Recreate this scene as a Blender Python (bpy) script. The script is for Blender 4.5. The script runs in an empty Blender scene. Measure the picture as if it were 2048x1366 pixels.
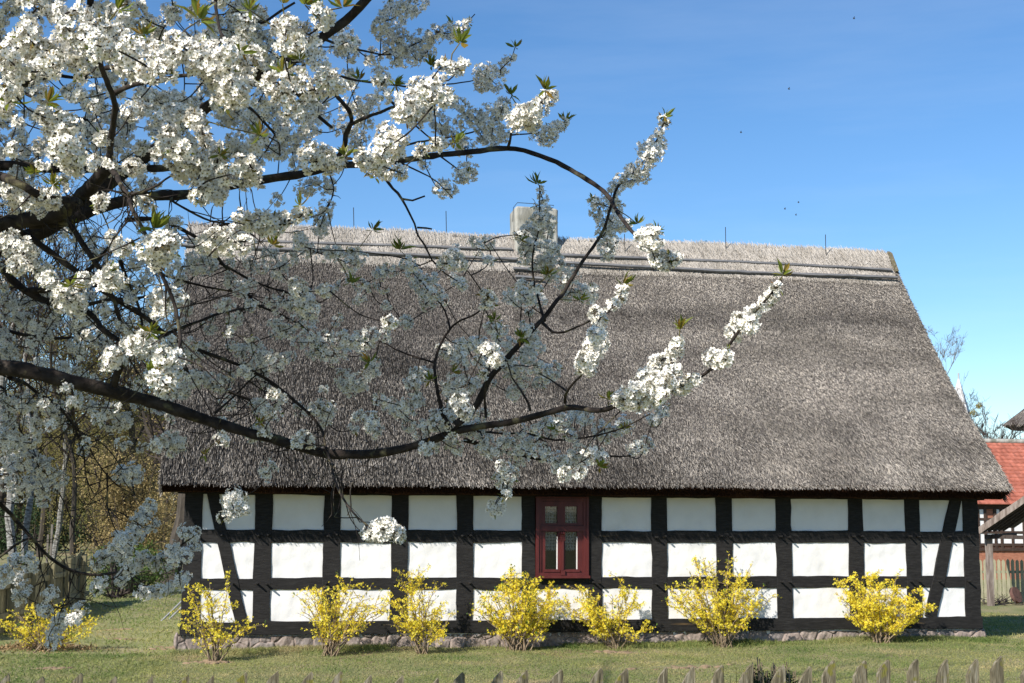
import bpy, math, random
import numpy as np
from mathutils import Vector, Matrix
SC = bpy.context.scene
COL = SC.collection
rng = np.random.default_rng(11)
random.seed(5)

# ------------------------------------------------------------------ camera
F, PI_, YA, RO = 2645.75, .122, .1682, .0074
CX, CY, CZ = 1.376, 19.245, 2.106
FW = np.array([math.sin(YA)*math.cos(PI_), math.cos(YA)*math.cos(PI_), math.sin(PI_)])
R0 = np.array([math.cos(YA), -math.sin(YA), 0.])
U0 = np.cross(R0, FW)
RT = R0*math.cos(RO) + U0*math.sin(RO)
UP = -R0*math.sin(RO) + U0*math.cos(RO)
CAM = np.array([CX, -CY, CZ])

def ray(px, py): return FW + (px-1024)/F*RT - (py-683)/F*UP
def at(px, py, depth): return CAM + depth*ray(px, py)
def aty(px, py, Y):
    r = ray(px, py); return CAM + r*((Y-CAM[1])/r[1])
def atz(px, py, Z):
    r = ray(px, py); return CAM + r*((Z-CAM[2])/r[2])
def proj(P):
    d = np.asarray(P) - CAM; z = d @ FW
    return 1024+F*(d@RT)/z, 683-F*(d@UP)/z, z

cd = bpy.data.cameras.new("camera"); cam = bpy.data.objects.new("camera", cd); COL.objects.link(cam)
cd.sensor_width = 36; cd.lens = F/2048*36; cd.clip_start = .1; cd.clip_end = 3000
M = Matrix([[RT[i], UP[i], -FW[i], CAM[i]] for i in range(3)] + [[0, 0, 0, 1]])
cam.matrix_world = M
SC.camera = cam

# ------------------------------------------------------------------ light
AZ, EL = math.radians(49.9), math.radians(36)
SUN = Vector((-math.sin(AZ)*math.cos(EL), -math.cos(AZ)*math.cos(EL), math.sin(EL)))
sl = bpy.data.lights.new("sun", 'SUN'); sl.energy = 5; sl.angle = math.radians(.53); sl.color = (1, .94, .86)
so = bpy.data.objects.new("sun", sl); COL.objects.link(so); so.location = (-20, -30, 40)
so.rotation_euler = SUN.to_track_quat('Z', 'Y').to_euler()
w = bpy.data.worlds.new("World"); SC.world = w; w.use_nodes = True
nt = w.node_tree; nt.nodes.clear()
wo = nt.nodes.new('ShaderNodeOutputWorld'); bg = nt.nodes.new('ShaderNodeBackground'); sk = nt.nodes.new('ShaderNodeTexSky')
sk.sky_type = 'NISHITA'; sk.sun_disc = False; sk.sun_elevation = EL
sk.sun_rotation = math.atan2(SUN.x, SUN.y); sk.air_density = 1.0; sk.dust_density = .15; sk.ozone_density = 5; sk.altitude = 100
bg.inputs[1].default_value = .108
hs = nt.nodes.new('ShaderNodeHueSaturation'); hs.inputs['Saturation'].default_value = 1.13; hs.inputs['Hue'].default_value = .5; nt.links.new(sk.outputs[0], hs.inputs['Color']); 
wt = nt.nodes.new('ShaderNodeTexCoord'); wm = nt.nodes.new('ShaderNodeMapping'); wm.inputs['Scale'].default_value = (1.2, 1.2, 9); wm.inputs['Rotation'].default_value = (.12, .06, 0); wn = nt.nodes.new('ShaderNodeTexNoise'); wn.inputs['Scale'].default_value = 2.2; wn.inputs['Detail'].default_value = 7; wn.inputs['Roughness'].default_value = .6
wr = nt.nodes.new('ShaderNodeMapRange'); wr.inputs[1].default_value = .48; wr.inputs[2].default_value = .8; wr.inputs[3].default_value = 0; wr.inputs[4].default_value = .07; wx_ = nt.nodes.new('ShaderNodeMix'); wx_.data_type = 'RGBA'; wx_.inputs[7].default_value = (7, 7.4, 7.8, 1)
nt.links.new(wt.outputs['Generated'], wm.inputs[0]); nt.links.new(wm.outputs[0], wn.inputs[0]); nt.links.new(wn.outputs['Fac'], wr.inputs[0]); nt.links.new(wr.outputs[0], wx_.inputs[0]); nt.links.new(hs.outputs[0], wx_.inputs[6]); nt.links.new(wx_.outputs[2], bg.inputs[0]); nt.links.new(bg.outputs[0], wo.inputs[0])
SC.view_settings.view_transform = 'Standard'; SC.view_settings.look = 'None'; SC.view_settings.exposure = .58; SC.view_settings.gamma = 1
SC.cycles.max_bounces = 6; SC.cycles.transparent_max_bounces = 8; SC.cycles.sample_clamp_indirect = 4

# ------------------------------------------------------------------ materials
def mat(name, stops, scale=6, rough=.85, stretch=(1, 1, 1), bump=0, bscale=None, tint=0, spec=.25, detail=6, patch=None, trans=0, dist=.02, tintcol=None, metal=0):
    """noise driven colour ramp; optional per-face tint attribute, bump, patches of a second colour"""
    m = bpy.data.materials.new(name); m.use_nodes = True; t = m.node_tree; n = t.nodes; L = t.links
    b = n['Principled BSDF']; b.inputs['Roughness'].default_value = rough; b.inputs['Specular IOR Level'].default_value = spec
    b.inputs['Metallic'].default_value = metal
    tc = n.new('ShaderNodeTexCoord'); mp = n.new('ShaderNodeMapping'); mp.inputs['Scale'].default_value = stretch
    L.new(tc.outputs['Object'], mp.inputs[0])
    nz = n.new('ShaderNodeTexNoise'); nz.inputs['Scale'].default_value = scale; nz.inputs['Detail'].default_value = detail
    L.new(mp.outputs[0], nz.inputs[0])
    cr = n.new('ShaderNodeValToRGB'); e = cr.color_ramp.elements
    while len(e) < len(stops): e.new(.5)
    for i, c in enumerate(stops):
        e[i].position = .3 + .4*i/max(1, len(stops)-1); e[i].color = (*c, 1)
    L.new(nz.outputs['Fac'], cr.inputs[0])
    col = cr.outputs[0]
    if patch:
        pc, ps, lo, hi = patch[:4]
        pn = n.new('ShaderNodeTexNoise'); pn.inputs['Scale'].default_value = ps; pn.inputs['Detail'].default_value = 5
        if len(patch) > 4:
            pm = n.new('ShaderNodeMapping'); pm.inputs['Scale'].default_value = patch[4]; L.new(tc.outputs['Object'], pm.inputs[0]); L.new(pm.outputs[0], pn.inputs[0])
        else: L.new(tc.outputs['Object'], pn.inputs[0])
        mr = n.new('ShaderNodeMapRange'); mr.inputs[1].default_value = lo; mr.inputs[2].default_value = hi; L.new(pn.outputs['Fac'], mr.inputs[0])
        mx = n.new('ShaderNodeMix'); mx.data_type = 'RGBA'; L.new(mr.outputs[0], mx.inputs[0]); L.new(col, mx.inputs[6]); mx.inputs[7].default_value = (*pc, 1)
        col = mx.outputs[2]
    if tint:
        a = n.new('ShaderNodeAttribute'); a.attribute_name = 'tint'
        if tintcol:
            r2 = n.new('ShaderNodeValToRGB'); e = r2.color_ramp.elements
            while len(e) < len(tintcol): e.new(.5)
            for i, c in enumerate(tintcol): e[i].position = i/max(1, len(tintcol)-1); e[i].color = (*c, 1)
            L.new(a.outputs['Fac'], r2.inputs[0])
            mx = n.new('ShaderNodeMix'); mx.data_type = 'RGBA'; mx.blend_type = 'MULTIPLY'; mx.inputs[0].default_value = 1
            L.new(col, mx.inputs[6]); L.new(r2.outputs[0], mx.inputs[7]); col = mx.outputs[2]
        else:
            mr = n.new('ShaderNodeMapRange'); mr.inputs[3].default_value = 1-tint; mr.inputs[4].default_value = 1+tint; L.new(a.outputs['Fac'], mr.inputs[0])
            vm = n.new('ShaderNodeVectorMath'); vm.operation = 'SCALE'; L.new(col, vm.inputs[0]); L.new(mr.outputs[0], vm.inputs['Scale']); col = vm.outputs[0]
    L.new(col, b.inputs['Base Color'])
    if bump:
        bn = n.new('ShaderNodeTexNoise'); bn.inputs['Scale'].default_value = bscale or scale*3; bn.inputs['Detail'].default_value = 8
        L.new(mp.outputs[0], bn.inputs[0])
        bu = n.new('ShaderNodeBump'); bu.inputs['Strength'].default_value = bump; bu.inputs['Distance'].default_value = dist
        L.new(bn.outputs['Fac'], bu.inputs['Height']); L.new(bu.outputs[0], b.inputs['Normal'])
    if trans:
        tr = n.new('ShaderNodeBsdfTranslucent'); L.new(col, tr.inputs[0])
        ms = n.new('ShaderNodeMixShader'); ms.inputs[0].default_value = trans
        L.new(b.outputs[0], ms.inputs[1]); L.new(tr.outputs[0], ms.inputs[2]); L.new(ms.outputs[0], n['Material Output'].inputs[0])
    return m

MT = {}
MT['thatch'] = mat('thatch', [(.045, .038, .034), (.12, .105, .095), (.20, .18, .165)], 30, .95, (2.2, .5, .5), .8, 60, 0, .1, patch=(.06, 1.2, .55, .75) if 0 else None, dist=.03)
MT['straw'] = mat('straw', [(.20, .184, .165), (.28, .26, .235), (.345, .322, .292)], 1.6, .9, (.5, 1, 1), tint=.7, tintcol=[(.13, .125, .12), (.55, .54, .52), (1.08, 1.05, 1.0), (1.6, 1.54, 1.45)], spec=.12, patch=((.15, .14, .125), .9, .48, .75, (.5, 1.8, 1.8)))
MT['ridgestraw'] = mat('ridgestraw', [(.30, .275, .24), (.385, .355, .315), (.45, .42, .38)], 2, .85, tint=.5, tintcol=[(.5, .48, .46), (.85, .83, .8), (1, 1, 1), (1.1, 1.08, 1.05)], spec=.15)
MT['cutthatch'] = mat('cutthatch', [(.03, .016, .01), (.07, .035, .022)], 60, .95, bump=.6, spec=.05)
MT['timber'] = mat('timber', [(.006, .0055, .005), (.012, .011, .0105), (.022, .021, .02)], 5, .8, (2, 2, 14), .5, 12, 0, .3, dist=.01)
MT['timberh'] = mat('timberh', [(.006, .0055, .005), (.012, .011, .0105), (.022, .021, .02)], 5, .8, (1.5, 8, 16), .5, 12, 0, .3, dist=.01, patch=((.10, .065, .03), 1.1, .66, .72, (.7, 1, 14)))
MT['plaster'] = mat('plaster', [(.63, .625, .61), (.69, .685, .67), (.72, .715, .70)], 2.5, .9, bump=.3, bscale=16, spec=.15, dist=.012, patch=((.56, .545, .51), 2.2, .58, .85))
MT['redpaint'] = mat('redpaint', [(.06, .0085, .008), (.08, .0125, .011), (.10, .018, .016)], 9, .5, (1, 1, .3), .1, 40, spec=.4)
MT['whitepaint'] = mat('whitepaint', [(.6, .58, .55), (.75, .73, .7)], 40, .7)
MT['dark'] = mat('dark', [(.008, .007, .006), (.014, .012, .01)], 5, .9)
MT['stone'] = mat('stone', [(.15, .132, .12), (.24, .21, .19), (.33, .295, .27)], 12, .9, bump=.6, bscale=30, tint=.5, tintcol=[(.75, .78, .82), (1, .92, .88), (1.05, .98, .93), (1.03, .94, .89), (.95, .95, .95)], spec=.2)
MT['mortar'] = mat('mortar', [(.24, .19, .165), (.34, .275, .24)], 14, .95, bump=.7, bscale=25)
MT['concrete'] = mat('concrete', [(.20, .195, .17), (.34, .33, .29), (.42, .41, .37)], 4, .9, (1.4, 1, .4), .6, 22, patch=((.17, .165, .13), 2.6, .52, .68))
MT['batten'] = mat('batten', [(.08, .08, .083), (.14, .138, .14), (.19, .187, .185)], 8, .8, (.6, 6, 6), .4, 20)
MT['metal'] = mat('metal', [(.03, .032, .035), (.06, .06, .065)], 20, .5, spec=.5, metal=.6)
MT['bark'] = mat('bark', [(.013, .010, .009), (.027, .021, .018), (.05, .041, .034)], 14, .9, (1, 1, 1), .9, 40, spec=.2, patch=((.11, .10, .055), 9, .58, .68), dist=.008)
MT['petal'] = mat('petal', [(.80, .77, .70), (.88, .855, .79)], 30, .6, trans=.15, spec=.2, tint=.1)
MT['heart'] = mat('heart', [(.30, .28, .09), (.42, .36, .12)], 40, .7)
MT['calyx'] = mat('calyx', [(.12, .075, .03), (.12, .12, .035)], 30, .7)
MT['leaf'] = mat('leaf', [(.15, .19, .025), (.20, .24, .035)], 8, .45, trans=.5, tint=1, tintcol=[(1, 1, 1), (1.1, 1.05, .9), (1.6, .62, .7)], spec=.4)
MT['forsythia'] = mat('forsythia', [(.84, .69, .04), (.88, .79, .08)], 12, .6, trans=.35, tint=.5, tintcol=[(.95, .8, .6), (1, 1, 1), (1.05, 1.06, 1.8)])
MT['forstem'] = mat('forstem', [(.14, .10, .065), (.26, .20, .13)], 20, .9)
MT['greenleaf'] = mat('greenleaf', [(.05, .10, .015), (.09, .16, .025)], 10, .6, trans=.3, tint=.3)
MT['boxleaf'] = mat('boxleaf', [(.012, .025, .006), (.035, .06, .012)], 10, .45, trans=.15, tint=.4)
MT['grassblade'] = mat('grassblade', [(.165, .215, .066), (.23, .268, .088), (.35, .325, .16)], .9, .8, trans=.4, tint=1, tintcol=[(.5, .68, .5), (1, 1, 1), (1.3, 1.12, 1.2), (1.75, 1.42, 1.6)], spec=.2, detail=8)
MT['ground'] = mat('ground', [(.15, .16, .065), (.2, .2, .085), (.28, .23, .13)], 1.3, .95, bump=.8, bscale=18, dist=.05, patch=((.20, .145, .09), .55, .60, .68))
MT['soil'] = mat('soil', [(.17, .12, .075), (.27, .19, .12)], 12, .95, bump=.8, bscale=30)
MT['deadleaf'] = mat('deadleaf', [(.20, .13, .06), (.32, .22, .11)], 9, .9, tint=.35)
MT['picket'] = mat('picket', [(.06, .05, .03), (.145, .125, .08), (.26, .235, .175)], 22, .95, (2.5, 2.5, .35), .9, 60, patch=((.15, .14, .03), 16, .58, .66), dist=.008)
MT['board'] = mat('board', [(.10, .09, .05), (.20, .18, .105), (.28, .25, .15)], 8, .95, (4, 4, .5), .5, 30, tint=.25)
MT['greypole'] = mat('greypole', [(.16, .17, .18), (.25, .26, .27)], 10, .6, spec=.4)
MT['tile'] = mat('tile', [(.27, .085, .055), (.35, .115, .075), (.41, .145, .10)], 3, .8, bump=.3, bscale=8, tint=.2)
MT['brick'] = mat('brick', [(.25, .10, .06), (.36, .16, .10)], 7, .9, (1, 1, 3), .3)
MT['brown'] = mat('brown', [(.035, .022, .016), (.07, .045, .035)], 5, .85, (1, 1, 6), .3)
MT['shedwood'] = mat('shedwood', [(.11, .085, .07), (.20, .16, .135), (.29, .25, .22)], 5, .9, (3, 3, .6), .5, 20)
MT['sheddark'] = mat('sheddark', [(.035, .026, .022), (.07, .055, .048)], 6, .9, (1, 6, 1), .3)
MT['twig'] = mat('twig', [(.10, .085, .07), (.19, .17, .145)], 3, .9)
MT['trunk'] = mat('trunk', [(.035, .03, .024), (.085, .07, .055)], 6, .95, (2, 2, .5), .8, 20)
MT['birch'] = mat('birch', [(.04, .035, .03), (.17, .165, .15), (.32, .31, .29)], 7, .85, (1, 1, 3))
MT['budleaf'] = mat('budleaf', [(.19, .17, .055), (.28, .245, .08)], .6, .8, trans=.3, tint=.4)
MT['ochre'] = mat('ochre', [(.27, .205, .085), (.40, .31, .14)], .8, .85, trans=.3, tint=.4)
MT['pine'] = mat('pine', [(.02, .04, .015), (.05, .08, .03)], 2, .8, tint=.4, trans=.1)
MT['slate'] = mat('slate', [(.30, .31, .32), (.40, .40, .41)], 3, .5, spec=.5)
MT['greyboard'] = mat('greyboard', [(.21, .20, .13), (.33, .31, .21)], 8, .95, (3, 3, .5))
MT['rust'] = mat('rust', [(.085, .045, .036), (.15, .08, .065)], 8, .9)
MT['insect'] = mat('insect', [(.02, .015, .01), (.05, .04, .02)], 60, .6)
MT['mistletoe'] = mat('mistletoe', [(.20, .15, .02), (.30, .24, .04)], 3, .8, tint=.3)

# glass and lace
g = bpy.data.materials.new('glass'); g.use_nodes = True; b = g.node_tree.nodes['Principled BSDF']
n = g.node_tree.nodes; gl = n.new('ShaderNodeBsdfGlossy'); gl.inputs['Roughness'].default_value = .02; tp = n.new('ShaderNodeBsdfTransparent'); fr = n.new('ShaderNodeFresnel'); fr.inputs[0].default_value = 1.5
ms = n.new('ShaderNodeMixShader'); g.node_tree.links.new(fr.outputs[0], ms.inputs[0]); g.node_tree.links.new(tp.outputs[0], ms.inputs[1]); g.node_tree.links.new(gl.outputs[0], ms.inputs[2]); g.node_tree.links.new(ms.outputs[0], n['Material Output'].inputs[0])
MT['glass'] = g
lm = bpy.data.materials.new('lace'); lm.use_nodes = True; n = lm.node_tree.nodes; L = lm.node_tree.links; b = n['Principled BSDF']; b.inputs['Base Color'].default_value = (.32, .33, .31, 1); b.inputs['Roughness'].default_value = .9
tc = n.new('ShaderNodeTexCoord'); vo = n.new('ShaderNodeTexVoronoi'); vo.inputs['Scale'].default_value = 22; vo.inputs['Randomness'].default_value = .15; vo.feature = 'F1'
L.new(tc.outputs['Object'], vo.inputs[0]); mr = n.new('ShaderNodeMapRange'); mr.inputs[1].default_value = .35; mr.inputs[2].default_value = .6; L.new(vo.outputs['Distance'], mr.inputs[0])
ma = n.new('ShaderNodeMath'); ma.operation = 'MULTIPLY_ADD'; ma.inputs[1].default_value = .35; ma.inputs[2].default_value = .25; L.new(mr.outputs[0], ma.inputs[0])
tp = n.new('ShaderNodeBsdfTransparent'); ms = n.new('ShaderNodeMixShader'); L.new(ma.outputs[0], ms.inputs[0]); L.new(b.outputs[0], ms.inputs[1]); L.new(tp.outputs[0], ms.inputs[2]); L.new(ms.outputs[0], n['Material Output'].inputs[0])
MT['lace'] = lm

# ------------------------------------------------------------------ mesh builder
class MB:
    def __init__(s): s.V = []; s.n = 0; s.F = []
    def add(s, V, F, mi=0, tint=.5):
        V = np.asarray(V, float).reshape(-1, 3); F = np.asarray(F, int)
        s.F.append((F+s.n, mi, tint)); s.V.append(V); s.n += len(V)
    def build(s, name, mats, parent=None, smooth=False, tint=False):
        if not isinstance(mats, (list, tuple)): mats = [mats]
        V = np.concatenate(s.V)
        O = np.zeros(3)
        me = bpy.data.meshes.new(name)
        tot = []; idx = []; mi = []; ti = []
        for F_, m_, t_ in s.F:
            k = F_.shape[0]
            tot.append(np.full(k, F_.shape[1])); idx.append(F_.ravel())
            mi.append(np.broadcast_to(np.asarray(m_), (k,))); ti.append(np.broadcast_to(np.asarray(t_, float), (k,)))
        tot = np.concatenate(tot); idx = np.concatenate(idx); mi = np.concatenate(mi); ti = np.concatenate(ti)
        me.vertices.add(len(V)); me.vertices.foreach_set('co', V.ravel().astype(np.float32))
        me.loops.add(len(idx)); me.loops.foreach_set('vertex_index', idx.astype(np.int32))
        me.polygons.add(len(tot)); st = np.concatenate([[0], np.cumsum(tot)[:-1]])
        me.polygons.foreach_set('loop_start', st.astype(np.int32))
        me.polygons.foreach_set('material_index', mi.astype(np.int32))
        me.polygons.foreach_set('use_smooth', np.full(len(tot), bool(smooth)))
        if tint:
            a = me.attributes.new('tint', 'FLOAT', 'FACE'); a.data.foreach_set('value', ti.astype(np.float32))
        for m_ in mats: me.materials.append(MT[m_] if isinstance(m_, str) else m_)
        me.update(calc_edges=True); me.validate()
        o = bpy.data.objects.new(name, me); COL.objects.link(o)
        if parent is not None:
            o.parent = parent
            ml = parent; off = Vector((0, 0, 0))
            while ml is not None: off += ml.location; ml = ml.parent
            o.location = -off        # verts are in world space
        return o
def thing(name, label, cat, loc=(0, 0, 0), group=None):
    o = bpy.data.objects.new(name, None); COL.objects.link(o); o.location = [float(v) for v in loc]; o.empty_display_size = .2
    o['label'] = label; o['category'] = cat
    if group: o['group'] = group
    return o
def tag(o, label, cat, group=None):
    o['label'] = label; o['category'] = cat
    if group: o['group'] = group
    return o
def struct(o, kind='structure'): o['kind'] = kind; return o

def nrm(v): return v/(np.linalg.norm(v, axis=-1, keepdims=True)+1e-12)
def frames(P):
    T = np.gradient(P, axis=0); T = nrm(T)
    ref = np.array([0, 0, 1.]) if abs(T[0][2]) < .9 else np.array([1., 0, 0])
    N = np.zeros_like(P); n0 = nrm(np.cross(T[0], ref))
    for i in range(len(P)):
        n0 = n0 - T[i]*(n0@T[i]); n0 = nrm(n0); N[i] = n0
    return T, N, np.cross(T, N)
def tube(mb, P, R, sides=6, mi=0, tint=.5, cap=True):
    P = np.asarray(P, float); R = np.broadcast_to(np.asarray(R, float), (len(P),))
    T, N, B = frames(P); a = np.arange(sides)/sides*2*math.pi
    V = P[:, None] + R[:, None, None]*(N[:, None]*np.cos(a)[None, :, None] + B[:, None]*np.sin(a)[None, :, None])
    i = np.arange(len(P)-1)[:, None]*sides; j = np.arange(sides)[None]; k = (j+1) % sides
    Fq = np.stack([i+j, i+k, i+sides+k, i+sides+j], -1).reshape(-1, 4)
    mb.add(V, Fq, mi, tint)
    if cap:
        n0 = len(P)
        mb.add(V[-1], np.array([np.arange(sides)]), mi, tint); mb.add(V[0][::-1], np.array([np.arange(sides)]), mi, tint)
def spline(C, step):
    C = np.asarray(C, float)
    if len(C) < 3:
        n_ = max(2, int(np.linalg.norm(C[1][:3]-C[0][:3])/step)+1); t = np.linspace(0, 1, n_)[:, None]; return C[0]*(1-t)+C[1]*t
    Q = np.vstack([2*C[0]-C[1], C, 2*C[-1]-C[-2]]); out = []
    for i in range(1, len(Q)-2):
        k = max(1, int(np.linalg.norm(Q[i+1][:3]-Q[i][:3])/step)); t = (np.arange(k)/k)[:, None]
        p0, p1, p2, p3 = Q[i-1:i+3]
        out.append(.5*((2*p1)+(-p0+p2)*t+(2*p0-5*p1+4*p2-p3)*t*t+(-p0+3*p1-3*p2+p3)*t**3))
    return np.vstack(out+[C[-1:]])
BOXF = np.array([[0, 1, 3, 2], [4, 6, 7, 5], [0, 4, 5, 1], [2, 3, 7, 6], [0, 2, 6, 4], [1, 5, 7, 3]])
def box(mb, lo, hi, mi=0, tint=.5):
    V = [(x, y, z) for x in (lo[0], hi[0]) for y in (lo[1], hi[1]) for z in (lo[2], hi[2])]
    mb.add(V, BOXF, mi, tint)
def beam(mb, p0, p1, w, d, up=(0, -1, 0), seg=None, jit=.004, mi=0, tint=.5, seed=None, bev=.006):
    """hewn timber: rectangular, chamfered, slightly wavy. w across, d along up"""
    p0 = np.asarray(p0, float); p1 = np.asarray(p1, float); L = np.linalg.norm(p1-p0); T = (p1-p0)/L
    U = np.asarray(up, float); U = U-T*(U@T); U /= np.linalg.norm(U); S = np.cross(T, U)
    seg = seg or max(2, int(L/.12)); t = np.linspace(0, 1, seg+1)
    a, c = w/2, d/2; b_ = min(bev, a*.4, c*.4)
    cs = np.array([(-a, -c+b_), (-a, c-b_), (-a+b_, c), (a-b_, c), (a, c-b_), (a, -c+b_), (a-b_, -c), (-a+b_, -c)])
    P = p0[None]+t[:, None]*(p1-p0)[None]
    J = rng.normal(0, jit, (seg+1, 2, 1)); J = (J+np.roll(J, 1, 0))/1.4
    sgn = np.sign(cs[:, 0])[None, :]
    off = np.where(sgn < 0, J[:, 0], J[:, 1])
    V = P[:, None]+S[None, None]*(cs[None, :, 0]+off)[..., None]+U[None, None]*(cs[None, :, 1]+rng.normal(0, jit*.2, (seg+1, 1)))[..., None]
    i = np.arange(seg)[:, None]*8; j = np.arange(8)[None]; k = (j+1) % 8
    mb.add(V, np.stack([i+j, i+k, i+8+k, i+8+j], -1).reshape(-1, 4), mi, tint)
    mb.add(V[0][::-1], np.array([np.arange(8)]), mi, tint); mb.add(V[-1], np.array([np.arange(8)]), mi, tint)
def blob(mb, c, r, seed, nu=10, nv=7, amp=.2, mi=0, tint=.5):
    rs = np.random.default_rng(seed); th = np.linspace(0, math.pi, nv); ph = np.arange(nu)/nu*2*math.pi
    A = rs.normal(0, 1, (4, 3)); pa = rs.uniform(0, 6.28, 4)
    D = np.stack([np.sin(th)[:, None]*np.cos(ph), np.sin(th)[:, None]*np.sin(ph), np.cos(th)[:, None]*np.ones(nu)], -1)
    k = 1+amp*np.sin(D@A.T*1.7+pa).mean(-1)*1.6
    k[0] = k[0].mean(); k[-1] = k[-1].mean()
    V = np.asarray(c)+D*k[..., None]*np.asarray(r)
    i = np.arange(nv-1)[:, None]*nu; j = np.arange(nu)[None]; q = (j+1) % nu
    mb.add(V, np.stack([i+j, i+nu+j, i+nu+q, i+q], -1).reshape(-1, 4), mi, tint)
def ribbons(mb, B, D, L, W, mi=0, tint=.5, side=None, bend=None):
    """many thin blades: base B, direction D, length L, width W (numpy arrays)"""
    n_ = len(B); D = nrm(D)
    S = nrm(np.cross(D, rng.normal(0, 1, (n_, 3)))) if side is None else side
    L = np.broadcast_to(L, (n_,))[:, None]; W = np.broadcast_to(W, (n_,))[:, None]
    if bend is None:
        V = np.stack([B-S*W/2, B+S*W/2, B+D*L+S*W*.3, B+D*L-S*W*.3], 1)
        i = np.arange(n_)*4; Fq = np.stack([i, i+1, i+2, i+3], -1)
    else:
        mid = B+D*L*.55; tip = B+D*L+bend
        V = np.stack([B-S*W/2, B+S*W/2, mid+S*W*.4, mid-S*W*.4, tip], 1); i = np.arange(n_)*5
        mb.add(V.reshape(-1, 3), np.stack([i, i+1, i+2, i+3], -1), mi, tint)
        b0 = mb.n-len(V)*5
        mb.F.append((np.stack([i+3, i+2, i+4], -1)+b0, mi, tint)); return
    mb.add(V.reshape(-1, 3), Fq, mi, tint)
def vnoise(x, y, s, seed=0):
    """cheap smooth pseudo noise in -1..1"""
    r = np.random.default_rng(seed); o = 0
    for k in range(5):
        a = r.uniform(0, 6.28); f = s*r.uniform(.6, 1.7); o = o+np.sin((x*math.cos(a)+y*math.sin(a))*f+r.uniform(0, 6.28))
    return o/3.2
def rand_rot(n_):
    q = rng.normal(0, 1, (n_, 4)); q /= np.linalg.norm(q, axis=1)[:, None]; w_, x, y, z = q.T
    return np.stack([1-2*(y*y+z*z), 2*(x*y-z*w_), 2*(x*z+y*w_), 2*(x*y+z*w_), 1-2*(x*x+z*z), 2*(y*z-x*w_), 2*(x*z-y*w_), 2*(y*z+x*w_), 1-2*(x*x+y*y)], -1).reshape(-1, 3, 3)
def basis(Nn, spin=None):
    n_ = len(Nn); Nn = nrm(Nn); X = nrm(np.cross(Nn, rng.normal(0, 1, (n_, 3)))); Y = np.cross(Nn, X)
    return np.stack([X, Y, Nn], -1)       # columns
def scatter(mb, TV, TF, Pos, Rm, Sc, tint=None, TM=None):
    """copies of a small template TV/TF at Pos with rotation Rm (n,3,3) and scale Sc"""
    n_ = len(Pos); k = len(TV)
    V = np.einsum('nij,kj->nki', Rm, TV)*np.broadcast_to(Sc, (n_,))[:, None, None]+Pos[:, None]
    base = mb.n; mb.V.append(V.reshape(-1, 3)); mb.n += n_*k
    off = (np.arange(n_)*k)[:, None, None]
    t = np.full(n_, .5) if tint is None else tint
    for mi, Fm in (TF.items() if isinstance(TF, dict) else [(0, TF)]):
        Fm = np.asarray(Fm); mb.F.append(((Fm[None]+off).reshape(-1, Fm.shape[1])+base, mi, np.repeat(t, len(Fm))))

# ------------------------------------------------------------------ ground
W_, ZS, OE, ZE, ZR, YR, OVL, OVR = 12.003, .2574, .644, 2.426, 6.683, 3.192, .283, .217
def gz(x, y):
    x = np.asarray(x, float); y = np.asarray(y, float)
    base = np.clip(.03+.0055*x, -.02, .12)
    far = np.clip((y-14)/25, 0, 1)*-.25
    drop = -.058*np.clip(y-.5, 0, 12)*np.clip((x-11.6)/1.6, 0, 1)
    return base+far+drop+.02*vnoise(x, y, 1.3, 3)+.012*vnoise(x, y, 4.1, 4)
def atg(px, py):
    z_ = 0.
    for _ in range(60): p = atz(px, py, z_); z_ = .5*z_+.5*float(gz(p[0], p[1]))
    return p
xs = np.concatenate([np.linspace(-900, -60, 12), np.linspace(-45, -8, 24), np.arange(-7, 18.01, .2), np.linspace(20, 60, 26), np.linspace(80, 900, 12)])
ys = np.concatenate([np.linspace(-300, -30, 8), np.linspace(-26, -7, 24), np.arange(-6, 1.01, .2), np.linspace(2, 50, 60), np.linspace(60, 1500, 16)])
X, Y = np.meshgrid(xs, ys, indexing='ij'); Z = gz(X, Y)
mb = MB(); nx, ny = X.shape; i = np.arange(nx-1)[:, None]*ny; j = np.arange(ny-1)[None]
mb.add(np.stack([X, Y, Z], -1), np.stack([i+j, i+ny+j, i+ny+j+1, i+j+1], -1).reshape(-1, 4))
struct(mb.build('ground', 'ground', smooth=True))

# ------------------------------------------------------------------ cottage
SILL_PX = {}
house = thing('thatched_cottage', 'long white half-timbered cottage with black beams, grey thatched roof and red window', 'cottage', (W_/2, 3.2, .06))
PT = -.012    # plaster face
TF_ = -.035   # timber face
def wx(px, py): p = aty(px, py, TF_); return p[0]
def wz(px, py): p = aty(px, py, TF_); return p[2]
def yl(l, r, px): return l+(r-l)*(px-365)/(1953-365)     # image rows drift slightly from left to right
row = dict(top=(986, 1001), r1t=(1059, 1063), r1b=(1084.5, 1086), r2t=(1156.5, 1151.5), r2b=(1180, 1175), st=(1244.5, 1233), sb=(1271, 1258))
def zrow(k, px): l, r = row[k]; return wz(px, yl(l, r, px))
posts = [(366, 403), (508, 543), (646, 680), (782, 816), (914, 947), (1043.5, 1071), (1177.5, 1204.5), (1304, 1335), (1433, 1465), (1553, 1584), (1698, 1728), (1812, 1842), (1928, 1957)]
PX = [(wx(a, 1100), wx(b_, 1100)) for a, b_ in posts]
PX[0] = (0.0, PX[0][1]); PX[-1] = (PX[-1][0], W_)
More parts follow.
